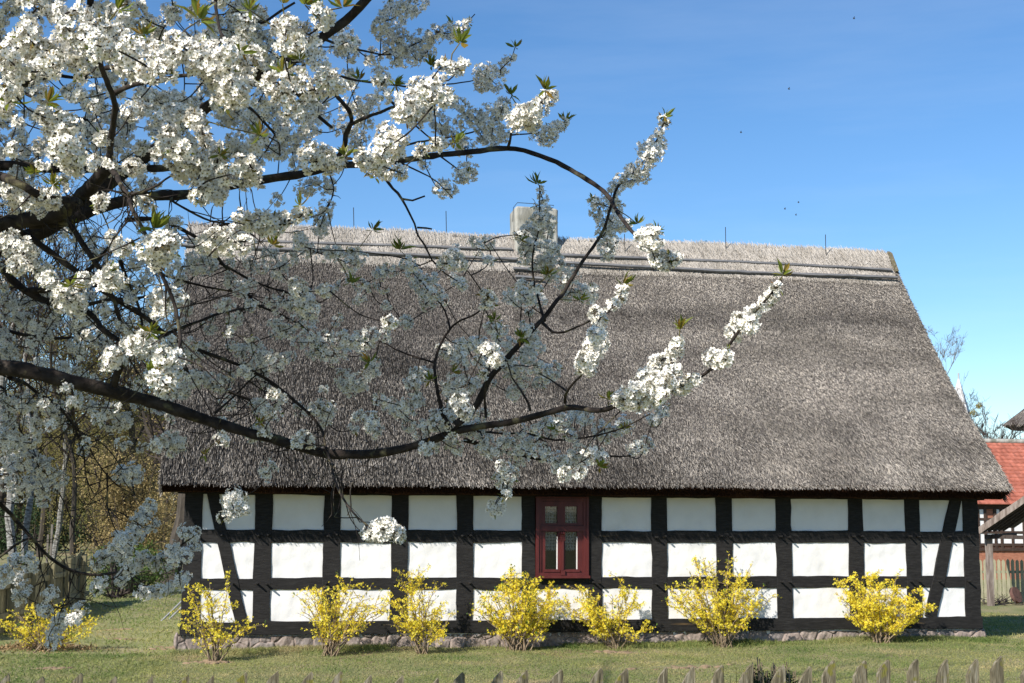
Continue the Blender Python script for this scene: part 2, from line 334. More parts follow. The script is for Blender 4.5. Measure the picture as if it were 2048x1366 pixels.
# masonry core behind the plaster (gables and back too)
_wa = aty(1072, 994, TF_); _wb = aty(1176, 1153, TF_)
mb = MB(); box(mb, (.02, .14, .2), (W_-.02, 6.35, 2.35)); box(mb, (.021, .02, .2), (_wa[0], .139, 2.35)); box(mb, (_wb[0], .02, .2), (W_-.021, .139, 2.35)); box(mb, (_wa[0], .021, .2), (_wb[0], .139, _wb[2]))
g0, g1, gt = .03, W_-.03, 6.1
for gx in (g0, g1-.1):
    mb.add([(gx, .1, 2.3), (gx, 6.28, 2.3), (gx, 3.19, gt), (gx+.1, .1, 2.3), (gx+.1, 6.28, 2.3), (gx+.1, 3.19, gt)], [[0, 1, 4, 3], [1, 2, 5, 4], [2, 0, 3, 5]]); mb.add([(gx, .1, 2.3), (gx, 6.28, 2.3), (gx, 3.19, gt)], [[0, 1, 2]]); mb.add([(gx+.1, .1, 2.3), (gx+.1, 3.19, gt), (gx+.1, 6.28, 2.3)], [[0, 1, 2]])
mb.build('wall', 'plaster', house)
def panel(x0, x1, z0, z1, parent):
    mb = MB(); nx, nz = max(4, int((x1-x0)/.04)), max(4, int((z1-z0)/.04))
    u = np.linspace(x0-.012, x1+.012, nx+1); v = np.linspace(z0-.012, z1+.012, nz+1); U, V = np.meshgrid(u, v, indexing='ij')
    yy = PT-.006*vnoise(U*7, V*7, 1, int(x0*100) % 97)-.004*vnoise(U*23, V*23, 1, 5)
    i = np.arange(nx)[:, None]*(nz+1); j = np.arange(nz)[None]
    mb.add(np.stack([U, yy, V], -1), np.stack([i+j, i+nz+1+j, i+nz+2+j, i+j+1], -1).reshape(-1, 4))
    return mb.build('plaster_panel', 'plaster', parent, smooth=True)
def pegm(parent, x, z):
    mb = MB(); tube(mb, [(x, TF_+.03, z), (x+rng.normal(0, .004), TF_-.03, z), (x+rng.normal(0, .006), TF_-.10-rng.uniform(0, .03), z+.008)], [.016, .015, .013], 6)
    mb.build('peg', 'timber', parent)
zsill_t = [zrow('st', (a+b_)/2) for a, b_ in posts]; ztop = [zrow('top', (a+b_)/2) for a, b_ in posts]
postobj = []
for i_, (a, b_) in enumerate(PX):
    mb = MB(); mid = (a+b_)/2
    beam(mb, (mid, TF_+.08, zsill_t[i_]-.005), (mid+rng.normal(0, .005), TF_+.08, 2.33), b_-a, .16, jit=.0045)
    po = mb.build('post', 'timber', house); postobj.append(po)
pxm = [(a+b_)/2 for a, b_ in posts]
for i_ in range(len(PX)-1):
    x0, x1 = PX[i_][1], PX[i_+1][0]; pc = (pxm[i_]+pxm[i_+1])/2
    zt = zrow('top', pc); a1, a2 = zrow('r1t', pc), zrow('r1b', pc); b1, b2 = zrow('r2t', pc), zrow('r2b', pc); s1 = zrow('st', pc)
    win = i_ == 5
    if not win:
        panel(x0, x1, a1, zt, house); panel(x0, x1, b1, a2, house); 
        mb = MB(); beam(mb, (x0-.005, TF_+.083, (a1+a2)/2), (x1+.005, TF_+.083, (a1+a2)/2+rng.normal(0, .006)), a1-a2, .16, up=(0, -1, 0), jit=.005)
        r1 = mb.build('rail', 'timberh', house)
    mb = MB(); zc = (b1+b2)/2
    beam(mb, (x0-.005, TF_+.083, zc), (x1+.005, TF_+.083, zc+rng.normal(0, .006)), b1-b2, .16, up=(0, -1, 0), jit=.005)
    r2 = mb.build('rail', 'timberh', house)
    panel(x0, x1, s1, b2, house)
    for zc_, ok in (((a1+a2)/2, not win), (zc, True)):
        if ok:
            pegm(postobj[i_], PX[i_][1]-.055, zc_+rng.normal(.005, .008)); pegm(postobj[i_+1], PX[i_+1][0]+.055, zc_+rng.normal(.005, .008))
for (ta, tb, ty, ba, bb, by) in ((411, 436, 986, 470, 495.5, 1244), (1901, 1925.5, 1000, 1850, 1873, 1233)):
    p0 = aty((ta+tb)/2, ty-8, TF_); p1 = aty((ba+bb)/2, by+2, TF_); wd = wx(tb, ty)-wx(ta, ty)
    mb = MB(); p0[1] = p1[1] = TF_+.075; beam(mb, p1, p0, wd*.97, .162, jit=.004)
    br = mb.build('brace', 'timber', house)
    for rr in ('r1t', 'r2t'):
        z_ = zrow(rr, ta)-.08; t_ = (z_-p0[2])/(p1[2]-p0[2]); pegm(br, p0[0]+(p1[0]-p0[0])*t_, z_)
mb = MB(); zl0, zl1, zr0, zr1 = zrow('st', 366), zrow('sb', 366), zrow('st', 1953), zrow('sb', 1953)
beam(mb, (-.01, TF_+.078, (zl0+zl1)/2), (W_+.01, TF_+.078, (zr0+zr1)/2), zl0-zl1, .17, jit=.004, seg=90)
mb.build('sill_beam', 'timberh', house)
mb = MB(); beam(mb, (-.1, TF_+.07, 2.285), (W_+.1, TF_+.07, 2.285), .15, .18, jit=.004, seg=90); mb.build('wall_plate', 'timberh', house)
# fieldstone plinth
mb = MB(); box(mb, (-.0, .06, -.2), (W_+.01, 6.3, ZS-.012), 1)
rs = np.random.default_rng(8); sx = []; x = -.1
while x < W_+.2:
    wd = rs.uniform(.13, .40)
    if rs.random() < .45: sx.append((x+wd/2, .13+rs.normal(0, .02), rs.random(), rs.uniform(.8, 1.3)))
    else:
        sx.append((x+wd/2+rs.normal(0, .03), .07+rs.normal(0, .015), rs.random(), rs.uniform(.7, 1.1))); sx.append((x+wd*.3, .19+rs.normal(0, .02), rs.random(), rs.uniform(.5, 1)))
        if wd > .25: sx.append((x+wd*.8, .18+rs.normal(0, .02), rs.random(), rs.uniform(.5, 1)))
    x += wd*.9
sx = np.array(sx)
gx_, gz_ = np.meshgrid(np.arange(-.03, W_+.035, .0105), np.linspace(-.06, 1, 30), indexing='ij')
zb_ = gz(gx_, 0*gx_); zt_ = ZS-.012+.012*vnoise(gx_*3, gz_, 1, 2); zz_ = zb_+(zt_-zb_)*gz_; hz = zz_-zb_
qx = gx_+.02*vnoise(gx_*9, hz*9, 1, 41); qz = hz+.015*vnoise(gx_*11, hz*11, 1, 42)
D1 = np.full(gx_.shape, 9.); D2 = D1.copy(); ID = np.zeros(gx_.shape, int)
for k_, (a, b_, t_, sc_) in enumerate(sx):
    d_ = np.hypot((qx-a)*.8, (qz-b_)*1.15)/sc_
    c1 = d_ < D1; D2 = np.where(c1, D1, np.minimum(D2, d_)); ID = np.where(c1, k_, ID); D1 = np.where(c1, d_, D1)
e_ = np.clip((D2-D1)/.05, 0, 1); amp = .012+.03*sx[ID, 2]
dsp = amp*(1-(1-e_)**2)+.012*vnoise(gx_*25, zz_*25, 1, 43)+.006*vnoise(gx_*60, zz_*60, 1, 44)
n0, n1 = gx_.shape; i = np.arange(n0-1)[:, None]*n1; j = np.arange(n1-1)[None]
mi = np.where(e_[:-1, :-1] < .3, 1, 0).ravel()
mb.add(np.stack([gx_, .02-dsp, zz_], -1), np.stack([i+j, i+n1+j, i+n1+j+1, i+j+1], -1).reshape(-1, 4), mi, sx[ID, 2][:-1, :-1].ravel())
for xe in (-.03, W_+.035):
    blob(mb, (xe+.02*np.sign(xe-1), .12, .13), (.05, .2, .13), 5, 14, 9, .3, 0, .3)
mb.build('plinth', ['stone', 'mortar'], house, smooth=True, tint=True)

# window
win = thing('x', '', ''); win.name = 'window'; del win['label']; del win['category']; win.parent = house; win.location = -house.location
def wp(cx_, cy_): return aty(1040+cx_/6.505, 970+cy_/6.505, TF_)
def wbox(mb, c0, c1, y0, y1, mi=0):
    a = wp(*c0); b_ = wp(*c1); lo = np.minimum(a, b_); hi = np.maximum(a, b_); box(mb, (lo[0], y0, lo[2]), (hi[0], y1, hi[2]), mi)
mb = MB()
for c0, c1, y0 in (((205, 150), (240, 1180), -.075), ((240, 165), (272, 1170), -.055), ((858, 150), (888, 1180), -.075), ((822, 165), (858, 1170), -.055), ((240, 150), (858, 178), -.075), ((272, 178), (822, 212), -.055), ((272, 530), (822, 600), -.062)):
    wbox(mb, c0, c1, y0, .05)
wbox(mb, (196, 1178), (897, 1208), -.12, .05); wbox(mb, (240, 1140), (858, 1178), -.07, .05)
mb.build('window_frame', 'redpaint', win)
for x0, x1 in ((272, 547), (547, 822)):
    l_, r_ = (328, 490) if x0 == 272 else (588, 748)
    for y0, y1, p0, p1 in ((212, 530, 280, 496), (600, 1140, 612, 1098)):
        mb = MB()
        wbox(mb, (x0+1, y0+1), (l_, y1-1), -.035, .03); wbox(mb, (r_, y0+1), (x1-1, y1-1), -.035, .03); wbox(mb, (l_, y0+1), (r_, p0), -.034, .03); wbox(mb, (l_, p1), (r_, y1-1), -.034, .03)
        wbox(mb, (l_-.5, p0), (l_+7, p1), -.012, .02, 1) if y0 == 600 and 0 else None
        if y0 == 600: wbox(mb, (r_-9, p0+60), (r_+.3, p1-2), -.030, .02, 1); wbox(mb, (l_-20, 1100), (r_+25, 1130), -.075, -.03)
        sa = mb.build('sash', ['redpaint', 'whitepaint'], win)
        mb = MB(); wbox(mb, (l_-3, p0-3), (r_+3, p1+3), .0, .006); mb.build('pane', 'glass', win)
mb = MB(); wbox(mb, (520, 622), (574, 668), -.098, -.03); wbox(mb, (516, 682), (578, 694), -.10, -.03); wbox(mb, (516, 706), (578, 720), -.10, -.03); wbox(mb, (527, 668), (568, 1112), -.078, -.03); wbox(mb, (537, 720), (558, 1105), -.088, -.07); wbox(mb, (522, 1108), (576, 1172), -.098, -.03)
c = wp(547, 640); tube(mb, [(c[0]-.03, -.095, c[2]+.012), (c[0]+.03, -.095, c[2]+.012)], .022, 10)
mb.build('pilaster', 'redpaint', win)
def curtain(x0, x1, y0, y1, scallop):
    mb = MB(); n_ = 44; V = []; 
    for k in range(n_+1):
        xx = x0+(x1-x0)*k/n_; dz = (k % 6)/6; dz = 22*(1-abs(dz*2-1)) if scallop else 0
        a = wp(xx, y0); b_ = wp(xx, y1+dz-8); yy = .055+.006*math.sin(k*.9)
        V += [(a[0], yy, a[2]), (b_[0], yy, b_[2])]
    i = np.arange(n_)*2; mb.add(V, np.stack([i, i+1, i+3, i+2], -1)); mb.build('lace_curtain', 'lace', win)
curtain(322, 496, 270, 505, 0); curtain(580, 756, 270, 505, 0); curtain(322, 496, 605, 850, 1); curtain(580, 756, 605, 850, 1)
mb = MB(); wbox(mb, (230, 170), (870, 1190), .10, .11); mb.build('dark_interior', 'dark', win)
for o in bpy.data.objects:
    if o.name.startswith('wall') and o.parent == house and o.name == 'wall': wallobj = o

# roof ---------------------------------------------------------------
def roofp(x, s, side=1):
    """point on the thatch; s 0 at the eave lip .. 1 at the ridge"""
    x = np.asarray(x, float); s = np.asarray(s, float)
    sag = -.13*np.sin(np.pi*s)+.05+.018*vnoise(x, s*6, 1.1, 21)+.012*vnoise(x*2.2, s*14, 1.2, 22)-.02*(1-s)**8
    yy = -OE+(YR+OE)*s; zz = ZE+(ZR-ZE)*s
    nrm_ = np.array([-(ZR-ZE), (YR+OE)]); nrm_ = nrm_/np.linalg.norm(nrm_)
    yy = yy+nrm_[0]*(sag-.05); zz = zz+nrm_[1]*(sag-.05)
    if side < 0: yy = 2*YR-yy
    return np.stack([x+0*yy, yy, zz], -1)
SL = nrm(np.array([0, -(YR+OE), -(ZR-ZE)])); NR = nrm(np.array([0, -(ZR-ZE), YR+OE]))
roof = None
mb = MB(); nx = 120; xs_ = np.linspace(-OVL, W_+OVR, nx+1); ss = np.linspace(0, 1, 40)
prof = []
for s in ss: prof.append(roofp(xs_, s))
for s in ss[::-1][1:]: prof.append(roofp(xs_, s, -1))
def const(y, z): return np.stack([xs_, np.full(nx+1, y)+.015*vnoise(xs_, xs_*0, 3, 9), np.full(nx+1, z)+.012*vnoise(xs_, xs_*0, 5, 10)], -1)
prof.append(const(2*YR+OE-.02, ZE-.05)); prof.append(const(2*YR+.36, 2.23)); prof.append(const(YR, 5.95)); prof.append(const(-.36, 2.23)); prof.append(const(-OE+.05, ZE-.055))
P = np.stack(prof, 0); m_ = len(prof); i = np.arange(m_)[:, None]; i2 = (i+1) % m_; j = np.arange(nx)[None]
Fq = np.stack([i*(nx+1)+j, i*(nx+1)+j+1, i2*(nx+1)+j+1, i2*(nx+1)+j], -1)
mi = np.zeros((m_, nx), int); mi[len(prof)-5:] = 1
mb.add(P, Fq.reshape(-1, 4), mi.ravel())
for col, rev in ((0, 0), (nx, 1)):      # verge ends as strips between outer and inner edge
    out = P[:len(prof)-5, col]; k = len(out)
    inner = np.stack([np.full(k, out[0][0]), np.interp(np.arange(k), [0, (k-1)/2, k-1], [-.36, YR, 2*YR+.36]), np.interp(np.arange(k), [0, (k-1)/2, k-1], [2.23, 5.95, 2.23])], -1)
    q = np.arange(k-1); mb.add(np.vstack([out, inner]), np.stack([q, q+1, q+1+k, q+k], -1), 0)
roof = mb.build('roof', ['thatch', 'cutthatch'], house, smooth=True)
# reed strands over the slope
N = 430000
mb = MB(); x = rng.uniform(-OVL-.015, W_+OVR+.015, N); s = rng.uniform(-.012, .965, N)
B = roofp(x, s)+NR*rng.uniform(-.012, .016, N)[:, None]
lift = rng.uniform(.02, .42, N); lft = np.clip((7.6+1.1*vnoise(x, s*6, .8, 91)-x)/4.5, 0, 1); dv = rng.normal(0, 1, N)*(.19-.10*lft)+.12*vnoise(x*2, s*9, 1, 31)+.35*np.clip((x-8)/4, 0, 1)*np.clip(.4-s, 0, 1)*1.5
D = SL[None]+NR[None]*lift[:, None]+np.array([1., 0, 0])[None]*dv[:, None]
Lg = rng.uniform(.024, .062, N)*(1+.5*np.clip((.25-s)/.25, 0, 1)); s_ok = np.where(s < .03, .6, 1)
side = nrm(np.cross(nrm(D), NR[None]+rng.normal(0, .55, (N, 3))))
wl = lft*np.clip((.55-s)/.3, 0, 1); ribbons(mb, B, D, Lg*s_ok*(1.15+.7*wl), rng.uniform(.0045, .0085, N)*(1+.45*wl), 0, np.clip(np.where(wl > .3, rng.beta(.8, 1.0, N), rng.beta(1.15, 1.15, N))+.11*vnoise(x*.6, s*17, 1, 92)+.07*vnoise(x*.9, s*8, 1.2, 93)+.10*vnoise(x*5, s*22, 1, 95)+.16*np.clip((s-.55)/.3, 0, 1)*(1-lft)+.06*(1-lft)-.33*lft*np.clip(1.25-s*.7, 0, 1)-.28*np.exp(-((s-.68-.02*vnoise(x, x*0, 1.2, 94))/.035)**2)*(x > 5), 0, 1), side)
# back slope, coarse
N2 = 12000; x = rng.uniform(-OVL, W_+OVR, N2); s = rng.uniform(0, .97, N2); B = roofp(x, s, -1); mir = np.array([1, -1, 1])
ribbons(mb, B, (SL[None]+NR[None]*.15+rng.normal(0, .1, (N2, 3)))*mir, .2, .03, 0, rng.random(N2))
# verge fringe
for xe, sg in ((-OVL, -1), (W_+OVR, 1)):
    N3 = 9000; s = rng.uniform(0, .97, N3); q = rng.uniform(0, 1, N3)
    B = roofp(np.full(N3, xe), s)-NR*(q*.3)[:, None]
    D = SL[None]*.8+np.array([sg*.35, 0, 0])[None]+rng.normal(0, .15, (N3, 3))
    ribbons(mb, B, D, rng.uniform(.04, .10, N3), .011, 0, rng.random(N3)*.8)
# eave lip stubble
N4 = 26000; x = rng.uniform(-OVL, W_+OVR, N4); q = rng.uniform(0, 1, N4)
B = np.stack([x, -OE+.05+q*.20, ZE-.055-q*.12], -1); D = SL[None]+rng.normal(0, .12, (N4, 3))
ribbons(mb, B, D, rng.uniform(.01, .04, N4), .011, 1, rng.random(N4)*.7)
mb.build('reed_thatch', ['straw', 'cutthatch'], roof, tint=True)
# ridge cap of fresh straw
RC0 = .856
mb = MB(); N = 46000; x = rng.uniform(-OVL-.05, W_+OVR-.07, N); s = RC0+.10*rng.uniform(0, 1.35, N)
ok = s < .999; x, s = x[ok], s[ok]; N = len(x)
B = roofp(x, s)+NR*(.012+.05*np.clip((s-RC0)/.12, 0, 1)+rng.uniform(-.01, .012, N))[:, None]
dv = rng.normal(0, .12, N)-.22
D = -SL[None]+NR[None]*rng.uniform(-.04, .12, N)[:, None]+np.array([1., 0, 0])[None]*dv[:, None]
ribbons(mb, B, D, rng.uniform(.10, .2, N), rng.uniform(.006, .012, N), 0, rng.beta(2, 1.3, N), nrm(np.cross(nrm(D), NR[None]+rng.normal(0, .4, (N, 3)))))
# upright brush along the top
N = 15000; x = rng.uniform(-OVL-.05, W_+OVR-.10, N); s = rng.uniform(.955, 1.0, N)
B = roofp(x, s)+NR*rng.uniform(.0, .07, N)[:, None]; top = .05*vnoise(x, x*0, 7, 55)+.03*vnoise(x, x*0, 19, 56)
D = np.stack([rng.normal(-.16, .13, N), rng.uniform(.3, .8, N), np.ones(N)], -1)
ribbons(mb, B, D, np.clip(rng.uniform(.04, .13, N)+top*.5, .03, .2), rng.uniform(.006, .012, N), 0, rng.beta(2, 1.2, N), nrm(np.cross(nrm(D), NR+rng.normal(0, .3, (N, 3)))))
x = rng.uniform(-OVL, W_+OVR-.06, 9000); s = RC0+rng.uniform(0, .13, 9000); B = roofp(x, s, -1)
ribbons(mb, B, (-SL[None]+rng.normal(0, .12, (9000, 3)))*mir, .18, .02, 0, rng.random(9000))
mb.build('straw_ridge', 'ridgestraw', roof, tint=True)
def on_roof(px, py, lift=.05):
    r = ray(px, py); P0 = roofp(0., .885); t = ((P0-CAM)@NR+lift+.0)/(r@NR); return CAM+r*t
def roofbeam(pts, wd=.052, d=.045, lift=.08, name='ridge_batten', mt='batten'):
    mb = MB()
    for a, b_ in zip(pts[:-1], pts[1:]): beam(mb, on_roof(*a, lift), on_roof(*b_, lift), wd, d, up=NR, jit=.003)
    return mb.build(name, mt, roof)
roofbeam([(365, 476), (560, 484), (1024, 499)]); roofbeam([(362, 490), (560, 498), (1036, 519)])
roofbeam([(1118, 510), (1500, 525), (1783, 540)]); roofbeam([(1118, 525), (1500, 545), (1795, 555)])
roofbeam([(1027, 537), (1085, 540)], lift=.05); roofbeam([(1031, 553), (1085, 557)], lift=.05)
# ridge end board
p = on_roof(1768, 518, .0); mb = MB(); mb.add([(W_+OVR-.05+dx, YR-.1+y_, ZR-.25+z_) for dx in (0, .05) for y_, z_ in ((-.25, -.1), (.0, .28), (.1, .33), (.18, .24), (.26, -.1))], [[0, 1, 2, 3, 4], [9, 8, 7, 6, 5]])
mb.add([(W_+OVR-.05+dx, YR-.1+y_, ZR-.25+z_) for dx in (0, .05) for y_, z_ in ((-.25, -.1), (.0, .28), (.1, .33), (.18, .24), (.26, -.1))], [[k, k+5, (k+1) % 5+5, (k+1) % 5] for k in range(5)]); mb.build('ridge_end_board', 'picket', roof)
# chimney
cb = on_roof(1036, 514, .0); cyf = cb[1]; cl = aty(1031, 430, cyf); cr_ = aty(1117, 430, cyf); zt0 = aty(1035, 415, cyf)[2]; zt1 = aty(1115, 420, cyf)[2]
x0, x1 = cl[0], cr_[0]; dep = .62; mb = MB(); nz = 14
pr = []
for k in range(nz+1):
    t = k/nz; z_ = 5.6+(zt0-5.6)*t; e = .0 if t < 1 else .0; r_ = .045
    ring = []
    for cxx, cyy, a0 in ((x1-r_, cyf+r_, -90), (x1-r_, cyf+dep-r_, 0), (x0+r_, cyf+dep-r_, 90), (x0+r_, cyf+r_, 180)):
        for q in range(4):
            a = math.radians(a0+q*30); j_ = .006*math.sin(7*t+cxx*3+a)
            zz = z_ + ((zt1-zt0)*((cxx-x0)/(x1-x0)) if k == nz else 0) - (0)
            ring.append((cxx+(r_+j_)*math.cos(a), cyy+(r_+j_)*math.sin(a), zz))
    pr.append(ring)
last = np.array(pr[-1]); cen = last.mean(0); pr.append(list(cen+(last-cen)*np.array([.93, .9, 1])+np.array([0, 0, .03])))
V = np.array(pr); n16 = 16; i = np.arange(len(pr)-1)[:, None]*n16; j = np.arange(n16)[None]; k = (j+1) % n16
mb.add(V, np.stack([i+j, i+k, i+n16+k, i+n16+j], -1).reshape(-1, 4)); mb.add(V[-1], [list(range(16))])
chim = mb.build('chimney', 'concrete', roof, smooth=False)
mb = MB(); zc = zt0+.02
for yy in (cyf+.1,):
    tube(mb, [(x0-.03, yy, zc-.25), (x0-.02, yy, zc), (x0+.05, yy, zc+.09), (x0+.35, yy, zc+.085), (x1-.06, yy, zc+.07), (x1-.09, yy, zc-.0)], .006, 5)
mb.build('lightning_wire', 'metal', chim)
for px, y0, y1 in ((708, 415, 462), (893, 422, 470), (1250, 468, 508), (1452, 454, 510), (1652, 469, 520)):
    b_ = on_roof(px, y1, .05); d_ = proj(b_)[2]; t_ = at(px-1, y0, d_); mb = MB(); tube(mb, [b_, t_], .007, 5); mb.build('lightning_rod', 'metal', roof)

# ------------------------------------------------------------------ lawn
def inhouse(x, y): return (x > -.02) & (x < W_+.03) & (y > -.01) & (y < 6.4)
def blades(mb, x, y, h0, h1, wd, lean=.5):
    z = gz(x, y); n_ = len(x); B = np.stack([x, y, z-.005], -1)
    D = np.stack([rng.normal(0, lean, n_), rng.normal(0, lean, n_), np.ones(n_)], -1)
    Lh = rng.uniform(h0, h1, n_)
    t = np.clip(.45+.28*vnoise(x, y, 1.1, 61)+.22*vnoise(x, y, 4.5, 62)+rng.normal(0, .17, n_), 0, 1)
    ribbons(mb, B, D, Lh, rng.uniform(.6, 1.3, n_)*wd, 0, t, bend=np.stack([rng.normal(0, .3, n_)*Lh, rng.normal(0, .3, n_)*Lh, -.15*Lh], -1))
bare = [(atz(1370, 1338, .04)[:2], .55, .22), (atz(1230, 1308, .04)[:2], .4, .16), (atz(425, 1325, .03)[:2], .4, .16), (atz(350, 1293, .03)[:2], .28, .3), (atz(60, 1300, 0)[:2], .9, .35), (atz(100, 1340, 0)[:2], .3, .1), (atz(235, 1262, 0)[:2], .3, .12), (atz(240, 1280, 0)[:2], .2, .1)]
def keep(x, y):
    k = ~inhouse(x, y)
    for (c, a, b_) in bare: k &= (((x-c[0])/a)**2+((y-c[1])/b_)**2 > rng.uniform(.3, 1.5, len(x)))
    return k
mb = MB()
N = 150000; x = rng.uniform(-3.2, 14.6, N); y = -5.6+5.6*rng.random(N); k = keep(x, y); blades(mb, x[k], y[k], .02, .055, .007, .8)
N = 22000; x = rng.uniform(-.1, W_+.2, N); y = -np.abs(rng.normal(0, .2, N))-.03; k = keep(x, y) & (vnoise(x, y, 2, 77) > -.35); blades(mb, x[k], y[k], .05, .12, .007, .45)
N = 70000; x = rng.uniform(-10, -.05, N); y = rng.uniform(-5, 22, N); k = keep(x, y); blades(mb, x[k], y[k], .03, .085, .013, .7)
N = 30000; x = rng.uniform(W_, 19, N); y = rng.uniform(-4, 12, N); k = keep(x, y); blades(mb, x[k], y[k], .03, .09, .012, .6)
N = 9000; x = rng.uniform(-.1, 14, N); y = rng.uniform(-5.6, 0, N); k = keep(x, y) & (vnoise(x, y, 2.5, 78) > .35); blades(mb, x[k], y[k], .06, .11, .006, .5)
struct(mb.build('grass', 'grassblade', tint=True), 'stuff')
mb = MB()
for (c, a, b_) in bare:
    for q in range(26):
        u = rng.normal(0, .45, 2); px_, py_ = c[0]+u[0]*a, c[1]+u[1]*b_; r_ = rng.uniform(.02, .06); blob(mb, (px_, py_, gz(px_, py_)-.005), (r_*1.4, r_, r_*.45), int(rng.integers(1e6)), 8, 5, .4)
struct(mb.build('bare_soil', 'soil', smooth=True), 'stuff')

# ------------------------------------------------------------------ front picket fence
def picket(mb, base, hgt, wd, right, face, th=.022, slant=.075, tilt=0.):
    """one board whose top is cut on the slant, the point on the right"""
    a, c = wd/2, th/2; zs_ = [0, .4, .75, 1]; pts = []
    ringL = []
    for t in zs_:
        ringL.append([(-a+rng.normal(0, .0015), t*(hgt-slant)), (a+rng.normal(0, .0015), t*(hgt-.01) if t == 1 else t*(hgt-slant))])
    L = [r_[0] for r_ in ringL]+[(-a*.2, hgt-slant*.42)]+[(a*.82, hgt)]+[r_[1] for r_ in ringL[::-1]]
    V = []
    for sgn in (-1, 1):
        for (u, z_) in L: V.append(np.asarray(base)+right*(u+tilt*z_)+face*(sgn*c+rng.normal(0, .001))+np.array([0, 0, z_]))
    k = len(L); mb.add(V, [list(range(k))]); mb.add(V, [list(range(2*k-1, k-1, -1))]); q = np.arange(k); mb.add(V, np.stack([q, q+k, (q+1) % k+k, (q+1) % k], -1))
tips = [(20, 1347), (87, 1353), (166, 1346), (232, 1352), (304, 1350), (371, 1349), (432, 1350), (497, 1344), (559, 1342), (620, 1343), (687, 1342), (746, 1350), (811, 1350), (875, 1356), (937, 1344), (1003, 1342), (1061, 1340), (1124, 1339), (1206, 1336), (1257, 1337), (1331, 1334), (1387, 1333), (1443, 1330), (1505, 1329), (1566, 1331), (1616, 1333), (1675, 1320), (1728, 1321), (1779, 1319), (1837, 1318), (1898, 1318), (1956, 1318), (2007, 1312), (2063, 1316), (2120, 1316), (-45, 1350), (-110, 1350)]
def fdepth(px): return 5.95+1.1*px/2048
A0, A1 = at(0, 1340, fdepth(0)), at(2048, 1320, fdepth(2048)); fdir = A1-A0; fdir[2] = 0; fdir = nrm(fdir); fnor = np.array([fdir[1], -fdir[0], 0])
fence = thing('picket_fence', 'weathered mossy picket fence with slant-cut tops along the bottom in front of the lawn', 'fence', ((A0+A1)/2*np.array([1, 1, 0])))
for px, py in sorted(tips):
    T_ = at(px, py, fdepth(px)); wd = .07+rng.normal(0, .003); z0 = .09
    mb = MB(); base = np.array([T_[0], T_[1], z0])-fdir*wd*.41; picket(mb, base, T_[2]-z0, wd, fdir, fnor, slant=.085+rng.normal(0, .008), tilt=rng.normal(0, .008))
    mb.build('picket', 'picket', fence)
for zr_ in (.42, 1.05):
    mb = MB(); a, b_ = A0-fdir*1.2, A1+fdir*1.2; off = -fnor*.045
    beam(mb, (a[0]+off[0], a[1]+off[1], zr_), (b_[0]+off[0], b_[1]+off[1], zr_+.02), .07, .05, up=-fnor, seg=30); mb.build('rail', 'picket', fence)
for t_ in (-.05, .3, .66, 1.02):
    mb = MB(); p = A0+(A1-A0)*t_-fnor*.12; beam(mb, (p[0], p[1], -.3), (p[0], p[1], 1.12), .1, .1, up=-fnor); mb.build('fence_post', 'picket', fence)

# ------------------------------------------------------------------ left board fence
bf = thing('board_fence', 'tall greenish board fence with horizontal rails running back along the left edge of the lawn', 'fence', atz(70, 1250, 0))
q0, q1 = atz(-60, 1291, -.02), atz(170, 1216, -.06); L_ = np.linalg.norm((q1-q0)[:2]); fd = nrm((q1-q0)*np.array([1, 1, 0])); fn = np.array([fd[1], -fd[0], 0]); nb = int(L_/.105)
tops = MB(); b_mb = MB()
for k in range(nb):
    p = q0+(q1-q0)*k/nb; h = 1.05+.03*math.sin(k*.6)+rng.normal(0, .012)+(.06 if k > nb*.8 else 0)
    beam(b_mb, (p[0], p[1], p[2]-.1), (p[0]+rng.normal(0, .006), p[1], p[2]+h), .096, .02, up=fn, seg=3, tint=rng.random(), jit=.002)
b_mb.build('boards', 'board', bf, tint=True)
for zz in (.3, .78):
    mb = MB(); o_ = fn*.045; beam(mb, q0+o_+np.array([0, 0, zz]), q1+o_+np.array([0, 0, zz]), .09, .06, up=fn, seg=24, jit=.006); mb.build('rail', 'board', bf, tint=True)
for k in range(6):
    p = q0+(q1-q0)*(k+.4)/6+fn*.1; mb = MB(); beam(mb, (p[0], p[1], -.2), (p[0], p[1], 1.02), .11, .11, up=fn); mb.build('fence_post', 'board', bf, tint=True)

# leaning poles at the corner of the cottage
for (a, b_, lab) in (((321, 1244), (374, 1192), 'longer thin grey pole leaning on the left corner of the cottage'), ((336, 1241), (372, 1206), 'shorter thin grey pole leaning beside the longer one at the cottage corner')):
    p0 = atz(*a, .02); d_ = proj(p0)[2]; p1 = at(*b_, d_+.05); o = thing('leaning_pole', lab, 'pole', p0); mb = MB(); tube(mb, [p0, p1], .017, 8); mb.build('shaft', 'greypole', o, smooth=True); mb = MB(); tube(mb, [p1, p1+(p1-p0)*.02], .02, 8); mb.build('end_cap', 'metal', o)

